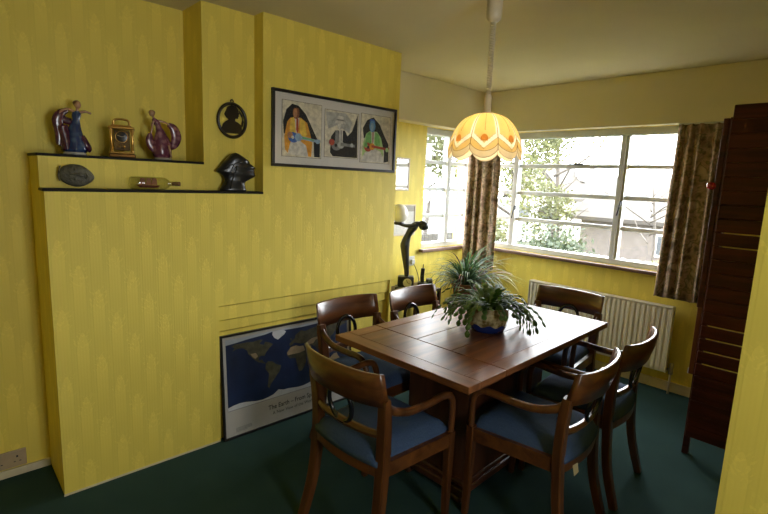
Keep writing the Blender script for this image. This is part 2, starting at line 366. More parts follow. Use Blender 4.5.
# ------------------------------------------------------------------ dining chairs
def chair_meshes():
    P = []
    def rail(z0, z1, xw, yb0, yb1, bow, th, n=14):
        rings = []
        for i in range(n+1):
            u = -1+2*i/n; x = xw*math.sin(u*1.15)/math.sin(1.15)
            bw = bow*(1-u*u); dx = -2*u*bow/xw; nl = math.hypot(1, dx); nx, ny = -dx/nl, 1/nl   # ends wrap forward
            r = []
            for (z, yb, t) in ((z0, yb0, th), ((z0+z1)/2, (yb0+yb1)/2-.004, th*1.05), (z1-.004, yb1, th*.8), (z1, yb1, th*.5)):
                r.append((x-nx*t/2*-1, yb-bw+ny*t/2, z))
            for (z, yb, t) in ((z1, yb1, th*.5), (z1-.004, yb1, th*.8), ((z0+z1)/2, (yb0+yb1)/2-.004, th*1.05), (z0, yb0, th)):
                r.append((x-nx*t/2, yb-bw-ny*t/2, z))
            rings.append(r)
        return MB().loft(rings)
    P.append(('top_rail', rail(.675, .81, .225, -.232, -.262, .052, .026).mesh('top_rail', M_wood2, True), None))
    P.append(('lower_rail', rail(.530, .560, .195, -.208, -.212, .035, .022).mesh('lower_rail', M_wood2, False), None))
    # open ring between the two back rails
    ring = []
    for k in range(32):
        a = 2*PI*k/32; zz = .622+.080*math.sin(a); ring.append((.068*math.cos(a), -.262-.012*math.sin(a), zz))
    P.append(('ring_splat', MB().tube(ring, [(.011, .009)]*32, 10, up=(0, 1, 0), closed=True).mesh('ring_splat', M_ebony, True), None))
    for s in (-1, 1):
        pth = bez([(s*.212, -.285, 0), (s*.204, -.232, .20), (s*.200, -.212, .42), (s*.203, -.214, .56), (s*.211, -.224, .66), (s*.213, -.230, .70)], 5)
        K = len(pth); P.append(('rear_leg', MB().tube(pth, [(.0165+.003*math.sin(PI*i/(K-1)), .019+.006*math.sin(PI*i/(K-1))) for i in range(K)], sect='rect', up=(1, 0, 0)).mesh('rear_leg', M_wood, False), None))
        pth = [(s*.232, .172, .44), (s*.231, .172, .30), (s*.228, .176, .12), (s*.226, .180, 0)]
        P.append(('front_leg', MB().tube(pth, [.0185, .0175, .015, .0125], sect='rect', up=(1, 0, 0)).mesh('front_leg', M_wood, False), None))
        pth = bez([(s*.213, -.225, .672), (s*.219, -.185, .642), (s*.227, -.10, .617), (s*.233, .02, .617), (s*.236, .10, .622), (s*.236, .150, .608), (s*.235, .173, .565), (s*.234, .176, .50), (s*.233, .174, .43)], 5)
        K = len(pth); P.append(('arm', MB().tube(pth, [(.0185-.004*i/K, .0145) for i in range(K)], 10, up=(1, 0, 0)).mesh('arm', M_wood, True), None))
    fr = MB()
    def brd(p, q, t, z0, z1):
        d = Vector((q[0]-p[0], q[1]-p[1], 0)).normalized(); n = Vector((-d.y, d.x, 0))*t/2
        a, b2 = Vector((*p, 0)), Vector((*q, 0))
        c = [a-n, b2-n, b2+n, a+n]
        fr.add([(v.x, v.y, z0) for v in c]+[(v.x, v.y, z1) for v in c], [(0,3,2,1),(4,5,6,7),(0,1,5,4),(1,2,6,5),(2,3,7,6),(3,0,4,7)])
    brd((-.205, -.215), (-.234, .175), .024, .375, .435); brd((.205, -.215), (.234, .175), .024, .375, .435); brd((-.234, .172), (.234, .172), .024, .375, .435)
    for i in range(8):
        u0, u1 = -1+i/4, -1+(i+1)/4; brd((.2*u0, -.215-.03*(1-u0*u0)), (.2*u1, -.215-.03*(1-u1*u1)), .024, .375, .435)
    P.append(('seat_frame', fr.mesh('seat_frame', M_wood2, False), None))
    # upholstered seat, crowned
    n = 14; rows = []; vs = []; fs = []
    for j in range(n+1):
        for i in range(n+1):
            u = -1+2*i/n; v = -1+2*j/n
            y = -.235+(.418)*(v+1)/2; hw = .190+(.221-.190)*(v+1)/2
            if v < 0: y -= .022*(1-u*u)*(-v)
            e = max(abs(u), abs(v))**6
            z = .438+.052*(1-e)**.5+.012*(1-u*u)*(1-v*v) if e < 1 else .438
            vs.append((hw*u*(1 if e < 1 else 1.012), y, z))
    for j in range(n):
        for i in range(n): a = j*(n+1)+i; fs.append((a, a+1, a+n+2, a+n+1))
    o = len(vs); per = [i for i in range(n+1)]+[(j*(n+1)+n) for j in range(1, n+1)]+[n*(n+1)+i for i in range(n-1, -1, -1)]+[j*(n+1) for j in range(n-1, 0, -1)]
    vs += [(vs[i][0], vs[i][1], .415) for i in per]; k = len(per)
    fs += [(per[i], o+i, o+(i+1) % k, per[(i+1) % k]) for i in range(k)]; fs.append(tuple(o+i for i in range(k)))
    P.append(('seat', MB().add(vs, fs).mesh('seat', M_seat, True), None))
    return P
CH = chair_meshes()
def place_chair(x, y, rz, label):
    t = thing('dining_armchair', label, 'chair', (x, y, 0), math.radians(rz), 'dining armchairs around the table')
    for name, me, _ in CH:
        o = bpy.data.objects.new(name, me); C.objects.link(o); o.parent = t
    return t
place_chair(-1.415, 1.395, 2, 'mahogany armchair with blue seat at the near end, its back to the viewer')
r1 = place_chair(-1.005, 1.935, 94.5, 'mahogany armchair with blue seat nearest the viewer on the right side of the table')
place_chair(-1.02, 2.452, 94.8, 'mahogany armchair on the right side of the table, nearer the radiator')
place_chair(-1.862, 1.75, -89, 'mahogany armchair in front of the framed world map')
place_chair(-1.835, 2.29, -87, 'mahogany armchair in front of the bronze statue lamp')
place_chair(-1.435, 2.90, 182, 'mahogany armchair at the far end of the table before the radiator')
MB().add([(-.13, -.245, .388), (-.09, -.250, .386), (-.085, -.256, .345), (-.12, -.252, .34), (-.13, -.2465, .388), (-.09, -.2515, .386), (-.085, -.2575, .345), (-.12, -.2535, .34)],
    [(0,1,2,3),(7,6,5,4),(0,4,5,1),(1,5,6,2),(2,6,7,3),(3,7,4,0)]).build('paper_tag', plain('tag paper', (.55, .48, .3), .8), r1)

# ------------------------------------------------------------------ table
tb = thing('dining_table', 'polished brown wooden draw-leaf dining table with panel pedestal', 'table', (-1.427, 2.117, 0), math.radians(1.6))
hx, hy, zt, th = .399, .692, .74, .030
zb = zt-th
def board(name, x0, x1, y0, y1, m, par, z1=zt): return MB().bbox(x0, x1, y0, y1, zb, z1, .0025).build(name, m, par)
bw = .082; g = .0007
sm = -.42; sp_ = .45
# near leaf
nl = board('leaf_panel', -hx+bw+g, hx-bw-g, -hy+bw+g, sm-g, M_top, tb, zt-.0006)
board('border_board', -hx, hx, -hy, -hy+bw, M_topb, tb)
for s in (-1, 1):
    board('border_board', min(s*hx, s*(hx-bw)), max(s*hx, s*(hx-bw)), -hy+bw+g, sm-.002, M_topb2, tb)
# centre leaf
for k in range(3):
    w = 2*(hx-bw)/3; board('centre_plank', -hx+bw+k*w+g, -hx+bw+(k+1)*w-g, sm+.002, sp_-.002, M_top, tb, zt-.0006)
for s in (-1, 1):
    board('border_board', min(s*hx, s*(hx-bw)), max(s*hx, s*(hx-bw)), sm+.002, sp_-.002, M_topb2, tb)
board('leaf_panel', -hx+bw+g, hx-bw-g, sp_+g, hy-bw-g, M_top, tb, zt-.0006)
board('border_board', -hx, hx, hy-bw, hy, M_topb, tb)
for s in (-1, 1):
    board('border_board', min(s*hx, s*(hx-bw)), max(s*hx, s*(hx-bw)), sp_+.002, hy-bw-g, M_topb2, tb)
MB().bbox(-hx+.07, hx-.07, -hy+.08, hy-.08, zb-.022, zb-.0005, .003).build('under_leaf', M_ped, tb)
for s in (-1, 1): MB().bbox(s*.30-.012, s*.30+.012, -.50, .50, zb-.075, zb-.023, .003).build('runner', M_ped, tb)
MB().bbox(-.19, .19, -.36, .36, .075, zb-.0235, .006).build('pedestal', M_ped, tb)
p = MB(); p.bbox(-.21, .21, -.40, .40, .035, .075, .008); p.bbox(-.20, .20, -.38, .38, .074, .098, .006); p.build('plinth', M_ped, tb)
for sx in (-1, 1):
    for sy in (-1, 1): MB().bbox(sx*.165-.04, sx*.165+.04, sy*.36-.045, sy*.36+.045, 0, .036, .012).build('foot', M_ped, tb)

# ------------------------------------------------------------------ pendant lamp
lx, ly = -1.40, 1.978
lamp = thing('pendant_lamp', 'cream scalloped fabric pendant lamp hanging over the table on a coiled cord', 'lamp', (lx, ly, 0))
M_plast = plain('ivory plastic', (.62, .55, .40), .4)
MB().lathe([(.030, H-.001), (.036, H-.01), (.037, 2.29), (.034, 2.265), (.024, 2.252), (.010, 2.246)], 20).build('ceiling_cup', M_plast, lamp, True, auto=40)
pts = [(.0095*math.cos(a), .0095*math.sin(a), 2.25-(2.25-1.92)*i/520) for i in range(521) for a in (2*PI*i/520*30,)]
MB().tube(pts, .0042, 6).build('coiled_cord', M_plast, lamp, True)
MB().lathe([(.010, 1.925), (.016, 1.92), (.017, 1.87), (.017, 1.845), (.030, 1.842), (.030, 1.834)], 16).build('cord_sleeve', M_plast, lamp, True, auto=40)
def shade_mat(name, col, tr):
    m = bpy.data.materials.new(name); m.use_nodes = True; nt = m.node_tree; nt.nodes.clear()
    o = N(nt, 'ShaderNodeOutputMaterial'); d = N(nt, 'ShaderNodeBsdfDiffuse'); t = N(nt, 'ShaderNodeBsdfTranslucent'); x = N(nt, 'ShaderNodeMixShader')
    tc = N(nt, 'ShaderNodeTexCoord'); no = N(nt, 'ShaderNodeTexNoise'); no.inputs['Scale'].default_value = 60; L(nt, tc.outputs['Object'], no.inputs['Vector'])
    cr = N(nt, 'ShaderNodeValToRGB'); cr.color_ramp.elements[0].color = (*[c*.93 for c in col], 1); cr.color_ramp.elements[1].color = (*col, 1); L(nt, no.outputs['Fac'], cr.inputs['Fac'])
    L(nt, cr.outputs[0], d.inputs[0]); L(nt, cr.outputs[0], t.inputs[0]); x.inputs[0].default_value = tr
    L(nt, d.outputs[0], x.inputs[1]); L(nt, t.outputs[0], x.inputs[2]); L(nt, x.outputs[0], o.inputs[0])
    return m
M_sh = shade_mat('shade fabric', (.93, .79, .45), .55); M_shw = shade_mat('shade white ribbon', (.97, .95, .88), .60)
M_sho = shade_mat('shade orange', (.90, .50, .20), .8); M_shp = plain('shade piping', (.30, .17, .05), .7); M_shl = shade_mat('shade lace', (.93, .86, .70), .55)
NP = 8; ph0 = math.radians(-56)            # a panel faces the room
def sh_r(t):   # t 0 top..1 bottom rim
    a = t*1.42
    return .027+.150*math.sin(a)**.92 if t > 0 else .027
def sh_z(t): return 1.835-.175*(1-math.cos(t*1.42))/(1-math.cos(1.42))
def sh_pt(ph, t, off=0.0):
    k = ((ph-ph0)/(2*PI/NP)+.5) % 1-.5                # -.5..0.5 inside a panel
    bulge = .97+.03*math.cos(2*PI*k)
    r = sh_r(t)*bulge+off
    return (r*math.cos(ph), r*math.sin(ph), sh_z(t)+off*.5)
def hem(k): return 1.0+.13*math.cos(PI*k)**.7 if abs(k) < .5 else 1.0
def ext(ph, t, off=0.0):                               # below the rim the scallop continues down
    if t <= 1: return sh_pt(ph, t, off)
    x, y, z = sh_pt(ph, 1, off); return (x*(1-.02*(t-1)), y*(1-.02*(t-1)), z-.30*(t-1))
for p in range(NP):
    c = ph0+2*PI*p/NP; n = 24; m = 44; vs = []; fs = []; mi = []
    V = lambda k: .955-.20*(abs(k)/.5)**.85
    for i in range(m+1):
        for j in range(n+1):
            k = -.5+j/n; tt = i/m*hem(k*.999); vs.append(ext(c+k*2*PI/NP, tt))
    for i in range(m):
        for j in range(n):
            a = i*(n+1)+j; fs.append((a, a+1, a+n+2, a+n+1)); k = -.5+(j+.5)/n; tt = (i+.5)/m*hem(k*.999)
            seam_r = abs(k) > .43 and tt < V(k)+.03
            mi.append(1 if (V(k)-.045 < tt < V(k)+.045 or seam_r) else (2 if tt > hem(k*.999)-.10 else 0))
    pn = MB().add(vs, fs).build('shade_panel', M_sh, lamp, True, fix=False); pn.data.materials.append(M_shw); pn.data.materials.append(M_shl)
    for q, pf in enumerate(pn.data.polygons): pf.material_index = mi[q]
    so = pn.modifiers.new('thick', 'SOLIDIFY'); so.thickness = .0012; so.offset = -1
    def line(fn, name, rad=.0007, k0=-.5, k1=.5, off=.0012):
        MB().tube([ext(c+(k0+(k1-k0)*j/20)*2*PI/NP, fn(k0+(k1-k0)*j/20), off) for j in range(21)], rad, 5).build(name, M_shp, pn, True)
    line(lambda k: V(k)+.048, 'ribbon_edge'); line(lambda k: V(k)-.048, 'ribbon_edge', .0005, -.42, .42)
    line(lambda k: hem(k*.999)-.10, 'hem_piping', .0010); line(lambda k: hem(k*.999)-.003, 'hem_piping', .0008)
    MB().tube([ext(c, t, .0012) for t in [i/14*.66+.03 for i in range(15)]], .0007, 5).build('panel_line', M_shp, pn, True)
    MB().tube([ext(c+.5*2*PI/NP, t, .001) for t in [i/16*.98+.02 for i in range(17)]], .0013, 6).build('seam', M_shp, lamp, True)
    vs = [ext(c+.13*math.cos(a)*2*PI/NP, .845-.085*max(math.sin(a), -.35), .0030) for a in [2*PI*i/16 for i in range(16)]]
    MB().add(vs, [tuple(range(16))]).build('flower', M_sho, pn)
m_b = bpy.data.materials.new('lit bulb'); m_b.use_nodes = True; bb_ = m_b.node_tree.nodes['Principled BSDF']
setc(bb_, (1, .9, .7), .4); bb_.inputs['Emission Color'].default_value = (1, .86, .62, 1); bb_.inputs['Emission Strength'].default_value = 75
MB().ball((0, 0, 1.745), .028, 16, 10, (1, 1, 1.2)).build('bulb', m_b, lamp, True)
MB().lathe([(.012, 1.775), (.016, 1.78), (.016, 1.833)], 14).build('bulb_holder', M_plast, lamp, True)

# ------------------------------------------------------------------ radiator
rd = thing('radiator', 'cream ribbed panel radiator under the garden window', 'radiator', (-1.56, 3.93, 0))
x0, x1, z0, z1 = -.62, .55, .165, .665
vs = []; fs = []; nx = int((x1-x0)/.0365); st = []
for k in range(nx):
    a = x0+k*.0365; st += [(a, .0), (a+.008, .0), (a+.014, -.008), (a+.0285, -.008), (a+.0345, .0)]
st.append((x0+nx*.0365, 0))
for z, f in ((z0, 0), (z0+.03, 1), (z1-.035, 1), (z1-.005, 0)): vs += [(x, y*f, z) for x, y in st]
n = len(st)
for i in range(3):
    for j in range(n-1): fs.append((i*n+j, i*n+j+1, (i+1)*n+j+1, (i+1)*n+j))
pa = MB().add(vs, fs).build('ribbed_panel', M_rad, rd)
so = pa.modifiers.new('thick', 'SOLIDIFY'); so.thickness = .002
xr = x0+nx*.0365
MB().bbox(x0, xr, .003, .045, z0+.01, z1-.012, .004).build('back_panel', M_rad, rd)
MB().bbox(x0-.004, xr+.004, -.012, .050, z1-.012, z1+.002, .005).build('top_grille', M_rad, rd)
for x in (x0-.003, xr-.001): MB().bbox(x, x+.006, -.012, .048, z0-.002, z1-.010, .002).build('side_cover', M_rad, rd)
v = MB(); v.tube([(xr+.0, .02, z0+.025), (xr+.028, .02, z0+.025)], .010, 10); v.lathe([(.012, -.03), (.017, -.025), (.017, .0), (.015, .005), (.015, .05), (.011, .056)], 14, (xr+.034, .02, z0+.02)); v.build('valve', M_chrome, rd, True, auto=40)
MB().tube([(xr+.034, .02, z0), (xr+.034, .02, .001)], .008, 10).build('pipe', plain('painted pipe', (.45, .40, .3), .4), rd, True)
v = MB(); v.tube([(x0+.01, .02, z0+.025), (x0-.03, .02, z0+.025), (x0-.036, .02, z0+.01), (x0-.036, .02, .001)], .008, 10); v.build('pipe', M_rad, rd, True)
for x in (-.5, .42): MB().box(x, x+.03, .045, .089, z0+.1, z1-.1).build('bracket', M_rad, rd)

# ------------------------------------------------------------------ curtains
def curtain(label, path, z0, z1, folds, amp, thick=.003, flare=0.0, rz=None):
    P = [Vector((x, y, 0)) for x, y in path]; n = folds*10; m = 16
    Ls = [(P[i+1]-P[i]).length for i in range(len(P)-1)]; T = sum(Ls)
    def at(s):
        d = s*T
        for i, l in enumerate(Ls):
            if d <= l+1e-9: return P[i].lerp(P[i+1], d/l), (P[i+1]-P[i]).normalized()
            d -= l
        return P[-1], (P[-1]-P[-2]).normalized()
    vs = []; fs = []; rnd = random.Random(folds)
    ph = [rnd.uniform(-.5, .5) for _ in range(folds+2)]; am = [rnd.uniform(.6, 1.15) for _ in range(folds+2)]
    for i in range(m+1):
        v = i/m; z = z0+(z1-z0)*v; z_ = z
        for j in range(n+1):
            s = j/n; p, d = at(s); nrm = Vector((d.y, -d.x, 0))
            q = folds*(s+.035*math.sin(9*s+folds)+.02*math.sin(17*s)); k = max(0, int(q)); A = amp*am[min(k, folds)]*(1.0-.35*v)
            w = A*math.sin(2*PI*q+ph[min(k, folds)]*.6*(1-v))+.3*A*math.sin(4.3*PI*q+1+2*v)
            p = p+nrm*w+d*(flare*(s-.5)*(1-v))
            vs.append((p.x, p.y, z+(.006*math.sin(2*PI*q) if i == 0 else 0)))
    for i in range(m):
        for j in range(n): a = i*(n+1)+j; fs.append((a, a+1, a+n+2, a+n+1))
    t = thing('curtain', label, 'curtain', (P[0].x, P[0].y, 0))
    o = MB().add([(x-P[0].x, y-P[0].y, z) for x, y, z in vs], fs).build('curtain_cloth', M_curt, t, True)
    so = o.modifiers.new('thick', 'SOLIDIFY'); so.thickness = thick; so.offset = 0
    hb = MB().tube([(q[0]-P[0].x, q[1]-P[0].y, z1+.004) for q in path], .008, 8).build('heading_rail', M_white, t)
    return t
curtain('faded brown floral curtain at the right end of the garden window', [(-1.14, 3.945), (-.79, 3.945)], .725, 1.982, 5, .022, flare=.05)
curtain('faded brown floral curtain bunched in the corner between the two windows', [(-2.86, 3.79), (-2.74, 3.85), (-2.575, 3.91)], .70, 1.982, 4, .022)

# ------------------------------------------------------------------ slatted wooden screen at right
sc = thing('slatted_screen', 'tall dark wooden slatted screen standing beside the curtain', 'screen', (-.657, 3.10, 0))
MB().bbox(0, .032, 0, .03, 0, 1.905, .003).build('stile', M_screen, sc)
MB().bbox(.42, .452, 0, .03, 0, 1.905, .003).build('stile', M_screen, sc)
z = .113; pitch = (1.965-.113)/25
for k in range(25):
    g0 = .003 if k in (16, 15, 9, 8, 7, 6) else 0; g1 = .003 if k+1 in (16, 15, 9, 8, 7, 6) else 0
    MB().bbox(.008 if k < 24 else .012, .448, -.014, -.001, z+g0+.0002, z+pitch-g1-.0002, .0055).build('slat', M_screen, sc)
    z += pitch
MB().bbox(-.030, -.002, .004, .026, .87, 1.900, .003).build('hinged_board', M_screen, sc)
MB().bbox(-.030, -.004, .030, .052, .47, .865, .003).build('side_rail', M_screen2, sc)
MB().ball((-.044, .012, 1.545), .024, 16, 10, (1, 1, .9)).build('red_knob', plain('red glass', (.45, .02, .03), .1, coat=.6), sc, True)
MB().lathe([(.006, .47), (.006, .50)], 8, (-.030, .04, 0)).build('catch', M_white, sc)

# ------------------------------------------------------------------ wall socket, wall plate
so_ = thing('double_socket', 'beige double wall socket above the alcove skirting', 'socket', (xP0, .185, .088), PI/2)
M_sock = plain('beige plastic', (.42, .32, .20), .5)
MB().bbox(-.073, .073, -.010, 0, -.043, .043, .004).build('plate', M_sock, so_)
for s in (-1, 1):
    MB().bbox(s*.036-.004, s*.036+.004, -.0112, -.0095, .006, .016, .0005).build('pin_hole', M_dark, so_)
    for t in (-1, 1): MB().bbox(s*.036+t*.011-.004, s*.036+t*.011+.004, -.0112, -.0095, -.016, -.012, .0005).build('pin_hole', M_dark, so_)
    MB().bbox(s*.014-.006, s*.014+.006, -.013, -.0095, .018, .034, .002).build('rocker', M_sock, so_)
sw = thing('wall_plate', 'small white wall plate with cable beside the corner window', 'socket', (xR, 3.12, .80), PI/2)
MB().bbox(-.043, .043, -.010, 0, -.043, .043, .004).build('plate', M_white, sw)
MB().tube(bez([(.01, -.014, -.01), (.03, -.03, -.05), (.05, -.05, -.12), (.03, -.09, -.20)], 6), .003, 6).build('cable', M_dark, sw)
MB().bbox(-.012, .030, -.03, -.0095, -.025, .015, .005).build('plug', M_white, sw)

# ------------------------------------------------------------------ framed musician prints (flat print layers)
pic = thing('framed_print', 'long black-framed picture of three seated guitarists', 'picture', (xP2+.001, 1.42, 1.558), PI/2)
PW, PH = .962, .425
def frame(par, w, h, b, d, mat, name='frame_side'):
    MB().bbox(0, w, -d, 0, 0, b, .002).build(name, mat, par); MB().bbox(0, w, -d, 0, h-b, h, .002).build(name, mat, par)
    MB().bbox(0, b, -d, 0, b, h-b, .002).build(name, mat, par); MB().bbox(w-b, w, -d, 0, b, h-b, .002).build(name, mat, par)
frame(pic, PW, PH, .017, .020, M_blackf)
MB().box(.010, PW-.010, -.009, -.001, .010, PH-.010).build('mount', M_paperw, pic)
def ink(c, r=.8): return plain('ink %.2f %.2f %.2f' % c, c, r, var=.25, scale=45)
I = dict(k=ink((.012, .012, .012)), cream=ink((.62, .58, .45)), orange=ink((.66, .30, .03)), yel=ink((.72, .50, .07)), red=ink((.40, .06, .03)), blue=ink((.05, .13, .42)), lb=ink((.25, .38, .52)),
    brown=ink((.20, .07, .035)), w=ink((.60, .58, .52)), grey=ink((.20, .20, .19)), lg=ink((.40, .40, .37)), green=ink((.16, .42, .12)), lgreen=ink((.36, .55, .22)), sky=ink((.10, .26, .50)), skin=ink((.42, .20, .10)))
def panel(px, pz, w, h, pal):
    pn = MB().box(px, px+w, -.0105, -.009, pz, pz+h).build('print', I['cream'], pic)
    e = .0018
    for a in ((px-e, px+w+e, pz-e, pz), (px-e, px+w+e, pz+h, pz+h+e), (px-e, px, pz, pz+h), (px+w, px+w+e, pz, pz+h)):
        MB().box(a[0], a[1], -.0104, -.009, a[2], a[3]).build('keyline', I['k'], pn)
    lay = [0]
    def P(pts, m, name='ink_shape'):
        lay[0] += 1; MB().poly([(px+w*x, pz+h*y) for x, y in pts], -.0105-.00012*lay[0]).build(name, I[m], pn, fix=False)
    def oval(cx, cy, rx, ry, m, rot=0, n=16):
        P([(cx+rx*math.cos(a)*math.cos(rot)-ry*math.sin(a)*math.sin(rot), cy+rx*math.cos(a)*math.sin(rot)*w/h+ry*math.sin(a)*math.cos(rot)) for a in [2*PI*i/n for i in range(n)]], m)
    return P, oval
zz = .060; hh = .306
# left print: orange suit
P, O = panel(.066, zz, .270, hh+.004, None)
P([(.04, .40), (.02, .62), (.10, .84), (.24, .95), (.40, .93), (.58, .80), (.74, .58), (.88, .38), (.97, .28), (.97, .02), (.82, .02), (.80, .30), (.5, .5)], 'k')
P([(.07, .12), (.05, .35), (.12, .62), (.20, .70), (.46, .72), (.62, .64), (.70, .45), (.76, .28), (.74, .02), (.62, .02), (.60, .22), (.40, .30), (.20, .26), (.14, .06)], 'orange')
P([(.20, .68), (.28, .72), (.36, .46), (.30, .36), (.18, .40)], 'yel'); P([(.44, .71), (.56, .66), (.62, .42), (.52, .34), (.44, .44)], 'yel')
P([(.30, .71), (.42, .71), (.39, .45), (.34, .40)], 'w'); P([(.345, .70), (.395, .70), (.40, .48), (.365, .42), (.34, .5)], 'red')
P([(.14, .04), (.24, .26), (.44, .30), (.60, .22), (.66, .02)], 'w')
O(.335, .80, .085, .115, 'brown'); O(.315, .79, .05, .085, 'skin'); P([(.25, .86), (.30, .93), (.38, .93), (.43, .86), (.40, .885), (.30, .885)], 'k')
O(.27, .35, .13, .095, 'blue', -.1); O(.40, .36, .09, .075, 'lb'); P([(.40, .395), (.90, .345), (.97, .36), (.97, .30), (.90, .295), (.40, .335)], 'lb'); P([(.5, .375), (.8, .345), (.8, .325), (.5, .345)], 'green')
O(.19, .39, .07, .06, 'skin', .3); O(.90, .315, .06, .045, 'lb'); O(.255, .35, .035, .03, 'w')
# middle print: black and white, hat
P, O = panel(.362, zz+.015, .266, hh-.026, None)
P([(.02, .95), (.60, .97), (.80, .80), (.72, .55), (.35, .70), (.10, .60), (.04, .78)], 'lg')
P([(.96, .98), (.80, .60), (.66, .48), (.62, .30), (.30, .02), (.98, .02)], 'k')
P([(.16, .10), (.18, .44), (.30, .58), (.58, .60), (.72, .40), (.84, .22), (.90, .02), (.24, .02)], 'k')
P([(.30, .56), (.38, .60), (.46, .36), (.40, .28), (.30, .36)], 'grey'); P([(.41, .60), (.52, .60), (.52, .30), (.44, .24)], 'w'); P([(.45, .60), (.485, .60), (.49, .36), (.46, .32)], 'grey')
O(.43, .70, .075, .095, 'lg'); O(.42, .69, .045, .065, 'w'); P([(.28, .735), (.60, .745), (.58, .775), (.54, .80), (.52, .90), (.36, .90), (.34, .80), (.29, .77)], 'w'); P([(.34, .80), (.54, .80), (.535, .825), (.345, .825)], 'grey')
O(.34, .26, .15, .11, 'grey', .1); O(.47, .28, .10, .08, 'lg'); P([(.46, .33), (.90, .31), (.90, .25), (.46, .26)], 'grey'); O(.20, .32, .08, .07, 'red'); O(.80, .29, .05, .045, 'lg'); O(.32, .26, .04, .035, 'k')
# right print: green suit, blue face
P, O = panel(.648, zz-.002, .264, hh+.002, None)
P([(.10, .50), (.06, .70), (.20, .88), (.40, .95), (.62, .82), (.80, .58), (.95, .42), (.97, .05), (.80, .02), (.80, .30), (.5, .5)], 'k')
P([(.06, .12), (.08, .40), (.18, .60), (.30, .66), (.54, .66), (.68, .54), (.76, .34), (.78, .14), (.66, .26), (.44, .30), (.22, .24)], 'lgreen')
P([(.20, .60), (.32, .66), (.36, .42), (.28, .34), (.16, .42)], 'green'); P([(.48, .65), (.60, .60), (.66, .38), (.54, .34), (.46, .42)], 'green'); P([(.34, .66), (.45, .66), (.44, .40), (.37, .38)], 'w'); P([(.38, .65), (.415, .65), (.42, .44), (.39, .40)], 'red')
P([(.04, .02), (.14, .20), (.40, .30), (.68, .24), (.80, .02)], 'w')
O(.37, .765, .10, .125, 'sky'); O(.36, .75, .055, .085, 'lb'); P([(.26, .84), (.30, .91), (.42, .91), (.48, .84), (.42, .87), (.30, .87)], 'blue')
O(.24, .32, .13, .095, 'red', -.1); O(.38, .34, .09, .075, 'orange'); P([(.36, .375), (.88, .34), (.97, .36), (.97, .30), (.88, .29), (.36, .32)], 'red'); O(.17, .36, .06, .055, 'green'); O(.90, .30, .06, .05, 'lgreen'); O(.25, .32, .035, .03, 'k')
MB().box(.016, PW-.016, -.0150, -.0138, .016, PH-.016).build('glazing', glass('picture glass', (1, 1, 1), 1.35), pic)

# two small pictures in the window recess
for (y0, z0, w, h, lab, kind) in ((2.76, 1.425, .278, .275, 'small white-framed picture, upper of the two beside the corner window', 0), (2.74, 1.035, .40, .27, 'small cream-framed picture behind the statue globe, lower of the two', 1)):
    t = thing('small_picture', lab, 'picture', (xR+.001, y0, z0), PI/2)
    frame(t, w, h, .012, .014, plain('pale frame', (.60, .50, .36), .4))
    bk = MB().box(.008, w-.008, -.007, -.001, .008, h-.008).build('mount', plain('pale print', (.66, .64, .58), .6, var=.05, scale=30), t)
    if kind: MB().box(.012, w-.012, -.008, -.0071, h-.06, h-.012).build('print_strip', plain('print strip', (.42, .38, .30), .6), t)
    else: MB().box(.05, w-.05, -.008, -.0071, .05, h-.05).build('print', plain('pale drawing', (.56, .55, .50), .6, var=.15, scale=40), t)
    MB().box(.011, w-.011, -.0115, -.0105, .011, h-.011).build('glazing', glass('small glass', (1, 1, 1), 1.5), t)

# ------------------------------------------------------------------ world map poster
po = thing('framed_poster', 'black-framed satellite world map poster leaning on the blocked fireplace', 'poster', (-2.432, 1.118, 0), PI/2)
po.rotation_euler = (-.068, 0, PI/2)
QW, QH = .935, .612
frame(po, QW, QH, .012, .018, M_blackf)
MB().box(.008, QW-.008, -.009, -.003, .008, QH-.008).build('sheet', plain('poster paper', (.50, .48, .44), .6, var=.03), po)
M_sea = plain('map sea', (.008, .020, .070), .5, var=.25, scale=10); M_land = plain('map land', (.075, .068, .035), .6, var=.45, scale=28); M_desert = plain('map desert', (.36, .27, .15), .6, var=.2, scale=24); M_ice = plain('map ice', (.62, .64, .66), .6, var=.08)
M_pale = plain('map haze', (.42, .46, .52), .6, var=.1)
mx0, mx1, mz0, mz1 = .032, QW-.032, .165, .582
def mp(lon, lat): return (mx0+(mx1-mx0)*(lon+180)/360, mz0+.012+(mz1-mz0-.012)*(lat+78)/162)
MB().box(mx0, mx1, -.0096, -.009, mz0, mz1).build('map_sea', M_sea, po)
def land(pts, m, l=1, name='map_land'): MB().poly([mp(*p) for p in pts], -.0096-.0001*l).build(name, m, po, fix=False)
land([(-180, 84), (-180, 72), (-150, 74), (-120, 77), (-80, 79), (-60, 82), (-10, 80), (30, 79), (80, 80), (130, 76), (180, 73), (180, 84)][::-1], M_pale, 1, 'map_ice')
land([(-166, 68), (-156, 71), (-128, 70), (-110, 68), (-94, 70), (-84, 68), (-94, 60), (-82, 55), (-78, 62), (-66, 58), (-56, 52), (-66, 45), (-76, 36), (-81, 27), (-90, 30), (-97, 26), (-96, 19), (-88, 21), (-84, 14), (-78, 8), (-86, 11), (-98, 16), (-106, 22), (-114, 31), (-124, 41), (-126, 50), (-138, 58), (-152, 59), (-164, 56), (-158, 62)][::-1], M_land, 2)
land([(-118, 40), (-104, 40), (-98, 30), (-106, 26), (-114, 33)][::-1], M_desert, 3)
land([(-56, 82), (-28, 83), (-18, 76), (-24, 70), (-42, 60), (-52, 66), (-58, 75)][::-1], M_ice, 3, 'map_ice')
land([(-78, 8), (-72, 12), (-60, 10), (-50, 1), (-35, -6), (-40, -20), (-48, -27), (-58, -38), (-66, -46), (-70, -55), (-75, -50), (-72, -32), (-70, -18), (-80, -5)][::-1], M_land, 2)
